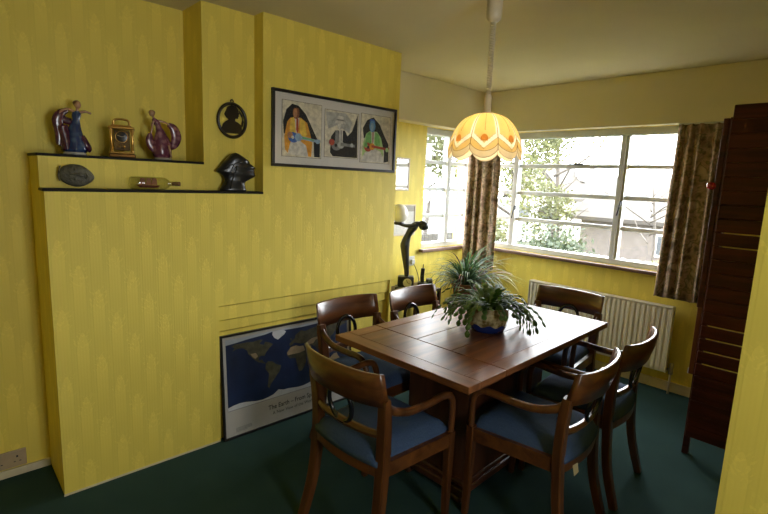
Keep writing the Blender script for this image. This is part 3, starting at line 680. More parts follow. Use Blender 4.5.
land([(-17, 21), (-16, 13), (-8, 5), (8, 4), (10, -6), (13, -18), (18, -34), (27, -33), (35, -24), (40, -14), (40, -3), (51, 11), (43, 12), (33, 30), (20, 31), (10, 36), (-6, 35)], M_land, 2)
land([(-17, 22), (-15, 15), (20, 14), (38, 17), (33, 30), (20, 31), (10, 35), (-6, 33)], M_desert, 3)
land([(-9, 43), (-9, 37), (-1, 38), (4, 43), (14, 41), (24, 37), (36, 36), (34, 29), (44, 13), (58, 22), (50, 29), (62, 25), (70, 21), (77, 8), (82, 16), (90, 22), (98, 10), (104, 2), (106, 10), (108, 20), (121, 28), (122, 38), (130, 42), (140, 52), (156, 60), (178, 66), (170, 70), (140, 73), (110, 76), (70, 72), (40, 67), (26, 71), (10, 62), (8, 54), (-2, 48)], M_land, 2)
land([(36, 34), (44, 14), (58, 22), (52, 30), (64, 30), (72, 38), (100, 42), (90, 46), (60, 44)], M_desert, 3)
land([(114, -22), (122, -18), (131, -12), (142, -11), (146, -19), (153, -28), (148, -38), (138, -34), (124, -33), (115, -34)], M_desert, 2)
land([(44, -12), (50, -16), (47, -25), (44, -22)], M_land, 2); land([(-6, 58), (0, 52), (-5, 50), (-6, 54)], M_land, 2); land([(95, 5), (106, -6), (103, -4)], M_land, 2); land([(109, 2), (117, 6), (118, -3), (111, -3)], M_land, 2); land([(131, -2), (148, -6), (148, -10), (138, -7)], M_land, 2); land([(130, 32), (140, 36), (142, 44), (138, 37)], M_land, 2); land([(168, -46), (174, -40), (177, -38), (173, -42)], M_land, 2)
an = [(-180+15*i, -74+4*math.sin(i*.8)+(6 if 8 < i < 10 else 0)+(5*math.sin((i-9)/15*PI) if i > 9 else 0)) for i in range(25)]
land([(-180, -82), (180, -82)]+[(x, y) for x, y in reversed(an)], M_ice, 2, 'map_ice')
def text(s, size, x, z, mat, par, off, align='CENTER', bold=0.0, sx=1.0):
    cu = bpy.data.curves.new('lettering', 'FONT'); cu.body = s; cu.size = size; cu.align_x = align; cu.extrude = .00005; cu.offset = bold; cu.shear = .0
    o = bpy.data.objects.new('tmp', cu); C.objects.link(o)
    me = bpy.data.meshes.new_from_object(o.evaluated_get(bpy.context.evaluated_depsgraph_get())); bpy.data.objects.remove(o)
    me.transform(Matrix.Translation((x, off, z)) @ Matrix.Rotation(PI/2, 4, 'X') @ Matrix.Scale(sx, 4, (1, 0, 0)))
    me.materials.clear(); me.materials.append(mat)
    q = bpy.data.objects.new('lettering', me); C.objects.link(q); q.parent = par; return q
M_ink = plain('black ink', (.02, .02, .02), .7)
text('The Earth \u2013 From Space', .040, QW/2, .098, M_ink, po, -.0093, bold=.0004, sx=.92)
text('A New View of the World', .028, QW/2, .062, M_ink, po, -.0093, sx=1.0)
for k in range(4): MB().box(.075, .175-(.03 if k == 3 else 0), -.0092, -.009, .052-.007*k, .0545-.007*k).build('small_print', plain('grey ink', (.16, .16, .16), .7), po)
MB().box(.011, QW-.011, -.0135, -.0125, .011, QH-.011).build('glazing', glass('poster glass', (1, 1, 1), 1.3), po)

# ------------------------------------------------------------------ ornaments on the ledges
# openwork cameo on the wall
cm = thing('cameo_medallion', 'oval dark openwork cameo silhouette hung on a nail above the bust', 'medallion', (xP1, 1.236, 1.79), PI/2)
ov = [(.080*math.cos(2*PI*i/40), -.010, .088*math.sin(2*PI*i/40)) for i in range(40)]
M_med = plain('dark brown carving', (.018, .012, .008), .3, var=.4, coat=.2)
MB().tube(ov, .0085, 8, up=(0, 1, 0), closed=True).build('oval_rim', M_med, cm, True)
prof = [(-.050, -.068), (.050, -.068), (.058, -.045), (.052, -.020), (.030, -.006), (.016, -.002), (.018, .012), (.034, .012), (.034, .022), (.040, .026), (.036, .034), (.044, .040), (.036, .050), (.036, .060), (.022, .076), (-.004, .080), (-.026, .070), (-.036, .048), (-.044, .030), (-.034, .014), (-.020, .004), (-.036, -.006), (-.052, -.020), (-.060, -.044)]
cs = MB().prism(prof, -.014, -.005).build('silhouette', M_med, cm); bv = cs.modifiers.new('b', 'BEVEL'); bv.width = .002
MB().tube([(.055, -.010, -.03), (.062, -.011, .0), (.056, -.011, .03), (.04, -.01, .055)], [.004, .006, .006, .003], 8).build('scroll', M_med, cm, True)
MB().tube([(.008*math.cos(a), -.009, .101+.008*math.sin(a)) for a in [2*PI*i/14 for i in range(14)]], .003, 6, up=(0, 1, 0), closed=True).build('hanging_loop', M_med, cm, True)
MB().tube([(0, 0, .104), (0, -.018, .110)], .0022, 6).build('nail', M_chrome, cm)

# black Egyptian style bust on the lower ledge: lofted sections (front profile to the right)
M_bust = plain('black basalt', (.010, .010, .011), .32, var=.25, coat=.15)
bu = thing('bust', 'black carved Egyptian-style head bust on the lower ledge', 'bust', (-2.492, 1.235, 1.412), PI/2-.15)
S_ = [  # z, back x, front x, half width y
 (.000, -.085, .056, .034), (.006, -.088, .058, .036), (.020, -.080, .052, .034), (.040, -.068, .048, .029), (.054, -.060, .056, .026), (.064, -.062, .074, .026),
 (.074, -.066, .096, .027), (.082, -.072, .108, .028), (.090, -.082, .112, .030), (.096, -.094, .106, .031), (.101, -.104, .109, .031), (.107, -.107, .105, .032), (.112, -.103, .109, .032),
 (.118, -.097, .104, .033), (.124, -.091, .108, .033), (.130, -.085, .112, .034), (.136, -.080, .106, .034), (.145, -.073, .088, .035), (.153, -.066, .078, .035), (.160, -.060, .077, .036), (.170, -.052, .066, .036), (.182, -.041, .048, .034), (.192, -.030, .032, .029), (.201, -.016, .016, .020), (.205, -.006, .006, .008)]
rg = []
for z, a, b2, w in S_:
    r = []
    for j in range(20):
        t = 2*PI*j/20; cx = math.cos(t); sy = math.sin(t); mid = (a+b2)/2; hl = (b2-a)/2
        q = 1-.45*max(cx, 0)**2 if .066 < z < .165 else 1
        r.append((mid+hl*math.copysign(abs(cx)**.85, cx), -w*q*math.copysign(abs(sy)**.8, sy), z))
    rg.append(r)
MB().loft(rg).build('head', M_bust, bu, True)
MB().tube([(.030, -.034, .158), (-.010, -.0375, .150), (-.045, -.036, .132), (-.075, -.030, .110)], .0030, 6).build('crown_band', M_bust, bu, True)
MB().tube([(.012, -.028, .150), (-.006, -.033, .120), (-.016, -.031, .085), (-.030, -.029, .050), (-.040, -.035, .012)], .0034, 6).build('wig_edge', M_bust, bu, True)
MB().tube([(-.012, -.030, .158), (-.030, -.034, .120), (-.044, -.030, .080), (-.062, -.032, .030)], .0028, 6).build('wig_edge', M_bust, bu, True)
MB().ball((.066, -.020, .141), .006, 10, 6, (1.6, .5, .7)).build('eye', M_bust, bu, True)
MB().tube([(-.004, -.033, .134), (-.010, -.036, .126), (-.004, -.035, .116)], .005, 6).build('ear', M_bust, bu, True)

# carved stone mask lying against the riser
M_mask = plain('grey green carved stone', (.10, .095, .07), .6, var=.4, scale=40, bump=.6, bscale=90)
mk = thing('carved_mask', 'grey-green oval carved stone face leaning on the lower ledge at left', 'ornament', (-2.520, .492, 1.4685), PI/2)
vs = []; fs = []; nu, nv = 32, 14
for i in range(nv+1):
    q = i/nv
    for j in range(nu):
        t = 2*PI*j/nu; c_, s_ = math.cos(t), math.sin(t)
        rx = .070*(abs(c_)**1.0*1.0); x = .070*q*c_*(1 if c_ < 0 else 1.0); zq = .050*q*s_*(1-.32*max(c_, 0)**2*q)
        y = -.030*math.sqrt(max(0, 1-q*q))
        d = 0
        d += .008*math.exp(-((x-.004)**2/.00025+(zq)**2/.00003))*1.0               # nose ridge
        d += .006*math.exp(-((x+.012)**2/.00004+(abs(zq)-.017)**2/.00004))         # eyes
        d -= .006*math.exp(-((x-.028)**2/.00003+(zq)**2/.00012))                   # mouth
        d += .004*math.exp(-((x+.026)**2/.00003+(abs(zq)-.016)**2/.00016))         # brows
        vs.append((x, y-d, zq))
for i in range(nv):
    for j in range(nu): a = i*nu+j; b2 = i*nu+(j+1) % nu; fs.append((a, b2, b2+nu, a+nu))
o = len(vs); vs += [(x*.9, .012, z*.9) for x, y, z in vs[nv*nu:(nv+1)*nu]]; fs += [(nv*nu+j, nv*nu+(j+1) % nu, o+(j+1) % nu, o+j) for j in range(nu)]; fs.append(tuple(o+j for j in range(nu)))
mo = MB().add(vs, fs).build('stone_face', M_mask, mk, True)
MB().tube([(-.060+.01*math.cos(a), -.012, .0+.034*math.sin(a)) for a in [PI*.6+PI*.8*i/10 for i in range(11)]], .0035, 6).build('carved_rim', M_mask, mk, True)
MB().tube(bez([(-.030, -.028, 0), (-.010, -.037, 0), (.012, -.038, 0), (.020, -.030, 0)], 4), [.004]*6+[.006]*7, 8).build('nose', M_mask, mk, True)
for s in (-1, 1):
    MB().ball((-.010, -.029, s*.019), .008, 12, 8, (.8, .7, 1)).build('eye', M_mask, mk, True)
    MB().tube(bez([(-.020, -.027, s*.008), (-.026, -.026, s*.019), (-.020, -.022, s*.030)], 4), .0028, 6).build('brow', M_mask, mk, True)
MB().tube(bez([(.032, -.024, -.013), (.036, -.027, 0), (.032, -.024, .013)], 4), .0034, 6).build('mouth', M_mask, mk, True)
mk.rotation_euler = (-.12, .10, PI/2)

# ship in a bottle
bt = thing('ship_in_bottle', 'clear glass bottle lying on its side with a red ship inside', 'bottle', (-2.490, .697, 1.412), PI/2)
M_bg = glass('bottle glass', (.88, .88, .76), 1.6, .05, 2.2)
prof = [(.012, .002), (.026, .004), (.030, .012), (.030, .150), (.028, .165), (.020, .178), (.011, .186), (.0095, .212), (.0125, .214), (.0125, .222), (.009, .224)]
def xl(prof, n=24, z=.031):
    return MB().loft([[(a, r*math.cos(2*PI*j/n), z+r*math.sin(2*PI*j/n)) for j in range(n)] for r, a in prof])
xl(prof).build('bottle_glass', M_bg, bt, True, auto=50)
xl([(.0088, .200), (.0088, .226), (.0105, .228), (.0105, .236), (.006, .238)]).build('stopper', plain('cork', (.22, .11, .05), .7), bt, True, auto=40)
M_ship = plain('red ship', (.16, .035, .022), .6); M_sail = plain('sail cloth', (.30, .115, .075), .7)
hl = MB().ell([(.088, 0, .010, .040, .007), (.088, 0, .016, .048, .011), (.088, 0, .021, .052, .011)], 16).build('ship_hull', M_ship, bt)
for x in (.060, .088, .114):
    MB().tube([(x, 0, .021), (x, 0, .054)], .001, 5).build('mast', M_ship, bt)
    for z0, z1, w in ((.023, .040, .0135), (.0405, .055, .0115)):
        q = MB(); q.add([(x-w, .002, z0), (x+w, .002, z0), (x+w*.8, .002, z1), (x-w*.8, .002, z1), (x-w, -.001, z0), (x+w, -.001, z0), (x+w*.8, -.001, z1), (x-w*.8, -.001, z1)], [(0,1,2,3),(7,6,5,4),(0,4,5,1),(1,5,6,2),(2,6,7,3),(3,7,4,0)]); q.build('sail', M_sail, bt)

# brass carriage clock
ck = thing('carriage_clock', 'brass carriage clock with top handle between the two figurines', 'clock', (-2.615, .709, 1.560), PI/2-.3)
M_ckd = plain('clock movement', (.10, .055, .02), .35, .6, var=.4, scale=60)
MB().bbox(-.056, .056, -.040, .040, 0, .018, .004).build('base', plain('dark brass', (.20, .10, .03), .35, 1, var=.2), ck)
MB().bbox(-.052, .052, -.037, .037, .018, .028, .003).build('lower_moulding', M_brass, ck)
MB().bbox(-.055, .055, -.040, .040, .132, .146, .004).build('cornice', M_brass, ck)
MB().bbox(-.044, .044, -.030, .030, .146, .153, .003).build('top_plate', M_brass, ck)
for sx in (-1, 1):
    for sy in (-1, 1): MB().lathe([(.008, .028), (.009, .034), (.0065, .038), (.0065, .122), (.009, .126), (.008, .132)], 10, (sx*.044, sy*.030, 0)).build('pillar', M_brass, ck, True, auto=40)
MB().bbox(-.034, .034, -.016, .022, .034, .128, .003).build('movement', M_ckd, ck)
dl = MB().lathe([(.027, -.001), (.027, .003), (.024, .004), (.003, .004)], 28).build('dial', plain('black dial', (.02, .018, .016), .3), ck, True, auto=40)
dl.rotation_euler = (PI/2, 0, 0); dl.location = (0, -.016, .098)
MB().tube([(.026*math.cos(a), -.0195, .098+.026*math.sin(a)) for a in [2*PI*i/28 for i in range(28)]], .0022, 6, up=(0, 1, 0), closed=True).build('bezel', M_brass, ck, True)
for a, l in ((2.8, .020), (.35, .016)): MB().tube([(0, -.021, .098), (l*math.cos(a), -.021, .098+l*math.sin(a))], [.0016, .0010], 5).build('clock_hand', plain('pale hand', (.7, .6, .4), .4), ck)
for x in (-.012, .010): MB().ball((x, -.018, .052), .0065, 10, 6).build('pendulum_ball', M_brass, ck, True)
MB().bbox(-.036, .036, -.0185, -.0175, .030, .130, .0003).build('front_glass', glass('clock glass', (1, 1, 1), 1.4), ck)
MB().tube(bez([(-.034, 0, .153), (-.034, 0, .166), (-.026, 0, .178), (0, 0, .182), (.026, 0, .178), (.034, 0, .166), (.034, 0, .153)], 5), [(.005, .005)]*31, 8, up=(0, 1, 0)).build('handle', M_brass, ck, True)

# porcelain dancers
M_skin = plain('porcelain skin', (.42, .24, .15), .25, coat=.4); M_hair = plain('porcelain hair', (.13, .055, .02), .35); M_pbase = plain('glazed base', (.45, .42, .38), .25, coat=.4)
def two_tone(name, a, b_, sc=55):
    m, nt, bs = new_mat(name); setc(bs, a, .25, 0, None, .5)
    tc = N(nt, 'ShaderNodeTexCoord'); vo = N(nt, 'ShaderNodeTexVoronoi'); vo.inputs['Scale'].default_value = sc; L(nt, tc.outputs['Object'], vo.inputs['Vector'])
    cr = N(nt, 'ShaderNodeValToRGB'); cr.color_ramp.elements[0].position = .25; cr.color_ramp.elements[0].color = (*b_, 1); cr.color_ramp.elements[1].position = .6; cr.color_ramp.elements[1].color = (*a, 1)
    L(nt, vo.outputs['Distance'], cr.inputs['Fac']); L(nt, cr.outputs['Color'], bs.inputs['Base Color']); return m
M_blue = two_tone('blue glaze', (.020, .040, .12), (.05, .10, .20), 40); M_maroon = two_tone('maroon glaze', (.055, .010, .030), (.12, .035, .05), 50); M_plum = two_tone('purple glaze', (.12, .030, .06), (.30, .13, .16), 40)
def skirt(secs, n=24, ripple=.10, nr=7):
    R_ = []
    for cx, cy, z, rx, ry in secs:
        R_.append([(cx+rx*(1+ripple*math.sin(nr*2*PI*j/n+z*40)*min(1, rx/.04))*math.cos(2*PI*j/n), cy+ry*(1+ripple*math.sin(nr*2*PI*j/n+z*40))*math.sin(2*PI*j/n), z) for j in range(n)])
    return MB().loft(R_)
f1 = thing('figurine', 'porcelain dancer in a blue dress holding out her shawl, left of the clock', 'figurine', (-2.645, .515, 1.560), PI/2)
MB().lathe([(.044, 0), (.047, .004), (.044, .012), (.036, .015)], 24).build('base', M_pbase, f1, True, auto=40)
skirt([(0, 0, .014, .046, .040), (.006, 0, .03, .046, .040), (.004, 0, .07, .036, .032), (.004, 0, .11, .028, .025), (.008, 0, .14, .021, .019), (.012, 0, .160, .015, .014), (.014, 0, .178, .019, .016), (.016, 0, .192, .018, .014), (.017, 0, .200, .008, .008)]).build('dress', M_blue, f1, True)
bd = MB(); bd.tube([(.016, 0, .190), (.019, 0, .205), (.020, 0, .215)], [.009, .006, .006], 8)
bd.ball((.021, -.002, .228), .0155, 14, 10, (.9, .95, 1.15))
bd.tube(bez([(.026, 0, .195), (.050, -.006, .201), (.072, -.012, .194)], 5), [.0065]*6+[.005]*4+[.004], 8)
bd.tube(bez([(.006, 0, .196), (-.018, -.004, .204), (-.042, -.010, .196), (-.055, -.012, .180)], 5), [.0065]*8+[.005]*7+[.004], 8)
bd.build('body', M_skin, f1, True)
MB().ball((.019, .004, .235), .0165, 14, 8, (1, 1, .85)).build('hair', M_hair, f1, True)
MB().tube(bez([(-.020, .004, .200), (-.048, -.008, .182), (-.062, -.008, .150), (-.056, -.006, .10), (-.060, -.004, .05), (-.062, -.004, .04)], 5), [(.010+.012*math.sin(PI*min(1, i/22)), .008) for i in range(26)], 10, up=(0, 1, 0)).build('shawl', M_maroon, f1, True)
MB().tube(bez([(-.050, 0, .17), (-.030, .002, .155), (-.008, .004, .150)], 5), [(.016, .008)]*11, 10, up=(0, 1, 0)).build('shawl', M_maroon, f1, True)
MB().tube(bez([(-.046, -.004, .13), (-.034, -.006, .07), (-.030, -.010, .022)], 6), [(.024, .018)]*13, 12, up=(0, 1, 0)).build('shawl', M_maroon, f1, True)
MB().tube(bez([(.030, -.006, .09), (.044, -.010, .05), (.056, -.010, .030), (.054, -.006, .018)], 6), [.012+.006*math.sin(i/4) for i in range(19)], 10).build('train', M_maroon, f1, True)
f2 = thing('figurine', 'porcelain dancer in a purple dress spreading her skirt, right of the clock', 'figurine', (-2.630, .903, 1.560), PI/2)
MB().lathe([(.040, 0), (.043, .004), (.040, .010), (.032, .013)], 24).build('base', M_pbase, f2, True, auto=40)
skirt([(-.004, 0, .012, .036, .030), (-.004, 0, .03, .044, .032), (-.002, 0, .07, .046, .030), (-.004, 0, .11, .034, .024), (-.010, 0, .145, .020, .016), (-.018, 0, .165, .014, .012), (-.026, 0, .185, .018, .013), (-.034, 0, .200, .014, .011), (-.037, 0, .206, .006, .006)]).build('dress', M_plum, f2, True)
bd = MB(); bd.tube([(-.034, 0, .195), (-.041, 0, .212), (-.044, 0, .218)], [.008, .005, .005], 8); bd.ball((-.048, -.002, .228), .0145, 14, 10, (.95, .95, 1.1))
bd.tube(bez([(-.036, 0, .196), (-.050, -.010, .176), (-.054, -.012, .150), (-.058, -.010, .128)], 5), [.006]*8+[.0045]*8, 8)
bd.tube(bez([(-.018, 0, .196), (.012, -.004, .190), (.034, -.006, .180)], 5), [.006]*6+[.0045]*5, 8); bd.build('body', M_skin, f2, True)
MB().ball((-.046, .004, .233), .0155, 14, 8, (1, 1, .85)).build('hair', M_hair, f2, True)
MB().tube(bez([(.030, 0, .182), (.056, 0, .165), (.070, 0, .125), (.060, 0, .085), (.036, 0, .060)], 6), [(.010+.016*math.sin(PI*min(1, i/24)), .009) for i in range(25)], 12, up=(0, 1, 0)).build('spread_skirt', M_plum, f2, True)
MB().tube(bez([(-.058, 0, .130), (-.062, 0, .095), (-.048, 0, .060), (-.026, 0, .042)], 6), [(.008+.014*math.sin(PI*min(1, i/19)), .009) for i in range(19)], 12, up=(0, 1, 0)).build('spread_skirt', M_plum, f2, True)
MB().tube([(.018, -.034, .075), (.024, -.036, .045), (.030, -.034, .014)], [.006, .005, .004], 8).build('leg', M_skin, f2, True)

# ------------------------------------------------------------------ recess: side table, statue lamp, telephone
st_ = thing('side_table', 'small dark two-tier side table in the recess behind the chair', 'table', (-2.76, 2.90, 0))
zt2 = .60
MB().bbox(-.14, .16, -.36, .29, zt2-.022, zt2, .004).build('table_top', M_ped, st_)
MB().bbox(-.13, .15, -.35, .28, zt2-.095, zt2-.078, .004).build('shelf', M_ped, st_)
for sx in (-.125, .145):
    for sy in (-.345, .275): MB().tube([(sx, sy, 0), (sx, sy, zt2-.022)], .013, sect='rect', up=(1, 0, 0)).build('leg', M_ped, st_)
sl = thing('statue_lamp', 'dark bronze bending woman statue lamp holding a white globe behind her', 'lamp', (-2.745, 2.885, zt2), math.radians(44)); sl.scale = (1.24, 1.24, 1.24)
m_ = MB(); m_.bbox(-.072, .072, -.045, .045, 0, .022, .006); m_.bbox(-.055, .055, -.035, .035, .021, .095, .010); m_.build('base', M_bronze, sl)
d_ = MB().lathe([(.033, 0), (.033, .004), (.029, .007), (.003, .007)], 28).build('clock_face', plain('cream dial', (.80, .78, .70), .4), sl, True, auto=40); d_.rotation_euler = (PI/2, 0, 0); d_.location = (.012, -.0355, .055)
d2 = MB().tube([(.033*math.cos(a), .033*math.sin(a), 0) for a in [2*PI*i/28 for i in range(28)]], .004, 8, closed=True).build('bezel', M_bronze, sl, True); d2.rotation_euler = (PI/2, 0, 0); d2.location = (.012, -.0395, .055)
for a, l in ((1.9, .022), (-.3, .016)): MB().tube([(.012, -.0435, .055), (.012+l*math.cos(a), -.0435, .055+l*math.sin(a))], .0016, 5).build('clock_hand', M_dark, sl)
bd = MB()
bd.tube(bez([(.004, 0, .092), (.002, 0, .13), (-.006, 0, .20), (-.014, 0, .27), (-.016, 0, .31), (-.004, 0, .36), (.018, 0, .405), (.046, 0, .440), (.066, 0, .452), (.080, 0, .450)], 6),
    [(.016+.004*(i/54), .022) if i < 8 else ((.019+.013*min(1, (i-8)/14), .026+.010*min(1, (i-8)/14)) if i < 24 else ((.032-.010*(i-24)/8, .036-.008*(i-24)/8) if i < 32 else ((.022+.006*(i-32)/8, .030+.008*(i-32)/8) if i < 40 else (.028-.019*(i-40)/15, .038-.028*(i-40)/15)))) for i in range(55)], 14, up=(0, 1, 0))
bd.ball((.102, 0, .440), .030, 16, 10, (1.1, .85, 1)); bd.ball((.094, 0, .455), .026, 14, 8, (1.1, .95, .8)); bd.tube([(.118, 0, .428), (.136, 0, .424)], [.008, .003], 6)
for s in (-1, 1): bd.tube(bez([(.050, s*.034, .446), (.010, s*.036, .436), (-.030, s*.030, .438), (-.066, s*.016, .446)], 5), [.012-.0004*i for i in range(16)], 8)
bd.build('figure', M_bronze, sl, True)
MB().lathe([(.010, .438), (.030, .442), (.036, .452), (.034, .458)], 20, (-.064, 0, 0)).build('globe_dish', M_bronze, sl, True, auto=40)
m_g = plain('opal glass globe', (.75, .74, .68), .25, coat=.3)
MB().ball((-.064, 0, .516), .061, 24, 16).build('glass_globe', m_g, sl, True)
ph = thing('cordless_phone', 'black cordless telephone standing in its cradle beside the statue', 'telephone', (-2.74, 3.11, zt2), math.radians(44))
MB().bbox(-.055, .085, -.05, .05, 0, .040, .012).build('cradle', M_dark, ph)
MB().tube(bez([(-.012, 0, .030), (-.016, 0, .09), (-.012, .004, .16)], 4), [(.016, .025)]*9, sect='rect', up=(0, 1, 0)).build('handset', M_dark, ph)
MB().bbox(.02, .075, -.04, .03, .040, .075, .010).build('answer_unit', plain('slate plastic', (.05, .055, .075), .4), ph)
MB().tube([(-.012, .004, .158), (-.011, .005, .195)], .004, 6).build('aerial', M_dark, ph)

# ------------------------------------------------------------------ plants
def leafmat(name, a, b_, rough=.4, tr=.25):
    m, nt, bs = new_mat(name); setc(bs, a, rough)
    tc = N(nt, 'ShaderNodeTexCoord'); no = N(nt, 'ShaderNodeTexNoise'); no.inputs['Scale'].default_value = 22; L(nt, tc.outputs['Object'], no.inputs['Vector'])
    cr = N(nt, 'ShaderNodeValToRGB'); cr.color_ramp.elements[0].position = .35; cr.color_ramp.elements[0].color = (*a, 1); cr.color_ramp.elements[1].position = .68; cr.color_ramp.elements[1].color = (*b_, 1)
    L(nt, no.outputs['Fac'], cr.inputs['Fac']); L(nt, cr.outputs['Color'], bs.inputs['Base Color'])
    try: bs.inputs['Subsurface Weight'].default_value = 0
    except Exception: pass
    out = nt.nodes['Material Output']; t = N(nt, 'ShaderNodeBsdfTranslucent'); x = N(nt, 'ShaderNodeMixShader'); x.inputs[0].default_value = tr
    L(nt, cr.outputs['Color'], t.inputs[0]); L(nt, bs.outputs[0], x.inputs[1]); L(nt, t.outputs[0], x.inputs[2]); L(nt, x.outputs[0], out.inputs[0])
    return m
M_spider = leafmat('spider leaf', (.022, .060, .018), (.075, .15, .05), .5); M_redleaf = leafmat('red leaf', (.22, .06, .05), (.16, .14, .04)); M_cact = leafmat('cactus segment', (.032, .080, .012), (.105, .18, .028), .6, .3); M_bright = leafmat('young leaf', (.055, .13, .016), (.12, .22, .035), .55, .3)
M_soil = plain('soil', (.03, .02, .015), .95); M_terra = plain('terracotta', (.26, .10, .055), .7)
def ribbon(path, w, up=Vector((0, 0, 1)), fold=.35):
    n = len(path); vs = []; fs = []
    for i, p in enumerate(path):
        t = (path[min(i+1, n-1)]-path[max(i-1, 0)]).normalized(); a = t.cross(Vector((0, 0, 1)))
        if a.length < 1e-3: a = Vector((1, 0, 0))
        a.normalize(); b2 = a.cross(t); s = i/(n-1); ww = w*(math.sin(PI*min(1, .18+s*.82))**.7 if s < .999 else .02)
        vs += [p-a*ww+b2*ww*fold, p, p+a*ww+b2*ww*fold]
    for i in range(n-1):
        o = i*3; fs += [(o, o+1, o+4, o+3), (o+1, o+2, o+5, o+4)]
    return MB().add(vs, fs)
rng = random.Random(11)
sx_, sy_ = -2.42, 3.28
stn = thing('plant_stand', 'small round wooden stand under the spider plant', 'stand', (sx_, sy_, 0))
MB().lathe([(.16, .49), (.165, .50), (.165, .512), (.15, .516)], 28).build('stand_top', M_ped, stn, True, auto=40)
MB().lathe([(.02, .06), (.026, .12), (.018, .25), (.024, .45), (.05, .49)], 14).build('column', M_ped, stn, True)
for k in range(3):
    a = 2*PI*k/3+.4; MB().tube(bez([(.015*math.cos(a), .015*math.sin(a), .12), (.09*math.cos(a), .09*math.sin(a), .09), (.16*math.cos(a), .16*math.sin(a), .012)], 5), .014, 8).build('foot', M_ped, stn, True)
pl = thing('spider_plant', 'bushy spider plant with long thin arching leaves behind the table', 'plant', (sx_, sy_, .516))
pp = MB().lathe([(.075, 0), (.085, .01), (.108, .13), (.116, .132), (.118, .155), (.108, .157), (.104, .135), (.02, .13)], 28).build('pot', M_terra, pl, True, auto=40)
MB().lathe([(.103, .130), (.05, .138), (.005, .140)], 20).build('soil', M_soil, pp)
for k in range(270):
    a = rng.uniform(0, 2*PI); l = rng.uniform(.26, .56); el = rng.uniform(.35, 1.5); droop = rng.uniform(.8, 1.9)
    p = Vector((.04*math.cos(a)*rng.random(), .04*math.sin(a)*rng.random(), .13)); path = []; th_ = el; a2 = a+rng.uniform(-.3, .3); l *= 1-.35*max(0, -math.cos(a2))
    for i in range(9):
        path.append(p.copy()); p = p+Vector((math.cos(th_)*math.cos(a2), math.cos(th_)*math.sin(a2), math.sin(th_)))*l/8; th_ -= droop/8*(.6+i*.22)
    ok = all(q.x+sx_ > -2.86 and q.y+sy_ < 3.90 for q in path)
    if not ok: path = [Vector((max(q.x, -2.84-sx_), min(q.y, 3.80-sy_), q.z)) for q in path]
    red = (k % 13 == 0 and math.cos(a) > -.2)
    o = ribbon(path, rng.uniform(.0045, .0075)).build('leaf', M_redleaf if red else (M_bright if k % 9 == 0 else M_spider), pl, True, fix=False)
# tall upright shoot
ribbon([Vector((.00+.004*i, .0, .14+.035*i)) for i in range(11)], .006).build('leaf', M_bright, pl, True, fix=False)
for k in range(9):                       # broader red-edged leaves on the right
    a = math.radians(20+12*k+rng.uniform(-8, 8)); path = []; p = Vector((.07, .06, .14)); th_ = rng.uniform(.7, 1.2); l = rng.uniform(.24, .36)
    for i in range(9):
        path.append(p.copy()); p = p+Vector((math.cos(th_)*math.cos(a), math.cos(th_)*math.sin(a), math.sin(th_)))*l/8; th_ -= .17
    ribbon(path, .011).build('leaf', M_redleaf, pl, True, fix=False)

# Christmas cactus in a blue and cream glazed bowl on the table
cx_, cy_ = -1.40, 2.115
cp = thing('christmas_cactus', 'trailing Christmas cactus in a blue and cream glazed pot on the table', 'plant', (cx_, cy_, zt))
def pot_mat():
    m, nt, bs = new_mat('blue cream glaze'); setc(bs, (.5, .45, .3), .15, coat=.5)
    tc = N(nt, 'ShaderNodeTexCoord'); sp = N(nt, 'ShaderNodeSeparateXYZ'); L(nt, tc.outputs['Object'], sp.inputs[0])
    no = N(nt, 'ShaderNodeTexNoise'); no.inputs['Scale'].default_value = 30; no.inputs['Detail'].default_value = 4; L(nt, tc.outputs['Object'], no.inputs['Vector'])
    cr = N(nt, 'ShaderNodeValToRGB'); e = cr.color_ramp.elements; e[0].position = .4; e[0].color = (.14, .10, .03, 1); e[1].position = .6; e[1].color = (.50, .45, .27, 1); L(nt, no.outputs['Fac'], cr.inputs['Fac'])
    f = math_n(nt, 'LESS_THAN', math_n(nt, 'ADD', sp.outputs['Z'], math_n(nt, 'MULTIPLY', math_n(nt, 'SINE', math_n(nt, 'MULTIPLY', math_n(nt, 'ARCTAN2', sp.outputs['Y'], sp.outputs['X']), 9)), .006)), .042)
    mx = N(nt, 'ShaderNodeMix', data_type='RGBA'); L(nt, f, mx.inputs['Factor']); L(nt, cr.outputs['Color'], mx.inputs['A']); mx.inputs['B'].default_value = (.012, .030, .17, 1)
    L(nt, mx.outputs['Result'], bs.inputs['Base Color']); return m
cpot = MB().lathe([(.075, 0), (.088, .004), (.100, .03), (.108, .07), (.108, .105), (.103, .125), (.108, .132), (.102, .134), (.097, .120), (.02, .112)], 32).build('pot', pot_mat(), cp, True, auto=50)
MB().lathe([(.097, .113), (.005, .118)], 20).build('soil', M_soil, cpot)
def cactus_stem(path, w):
    m = MB()
    for i in range(len(path)-1):
        a, b2 = path[i], path[i+1]; t = (b2-a); ln = t.length; t.normalize(); s = t.cross(Vector((0, 0, 1)))
        if s.length < .1: s = Vector((1, 0, 0))
        s.normalize(); s = (s+Vector((rng.uniform(-.3, .3), rng.uniform(-.3, .3), rng.uniform(-.3, .3)))).normalized(); nn = t.cross(s).normalized()
        out = [(0, .18), (.22, .62), (.5, 1.0), (.78, .82), (.97, .50), (1.04, .10)]
        ring = [a+t*ln*u+s*w*v for u, v in out]+[a+t*ln*u-s*w*v for u, v in reversed(out)]
        mid = a+t*ln*.5; k = len(ring)
        m.add(ring+[mid+nn*w*.28, mid-nn*w*.28], [(j, (j+1) % k, k) for j in range(k)]+[((j+1) % k, j, k+1) for j in range(k)])
    return m
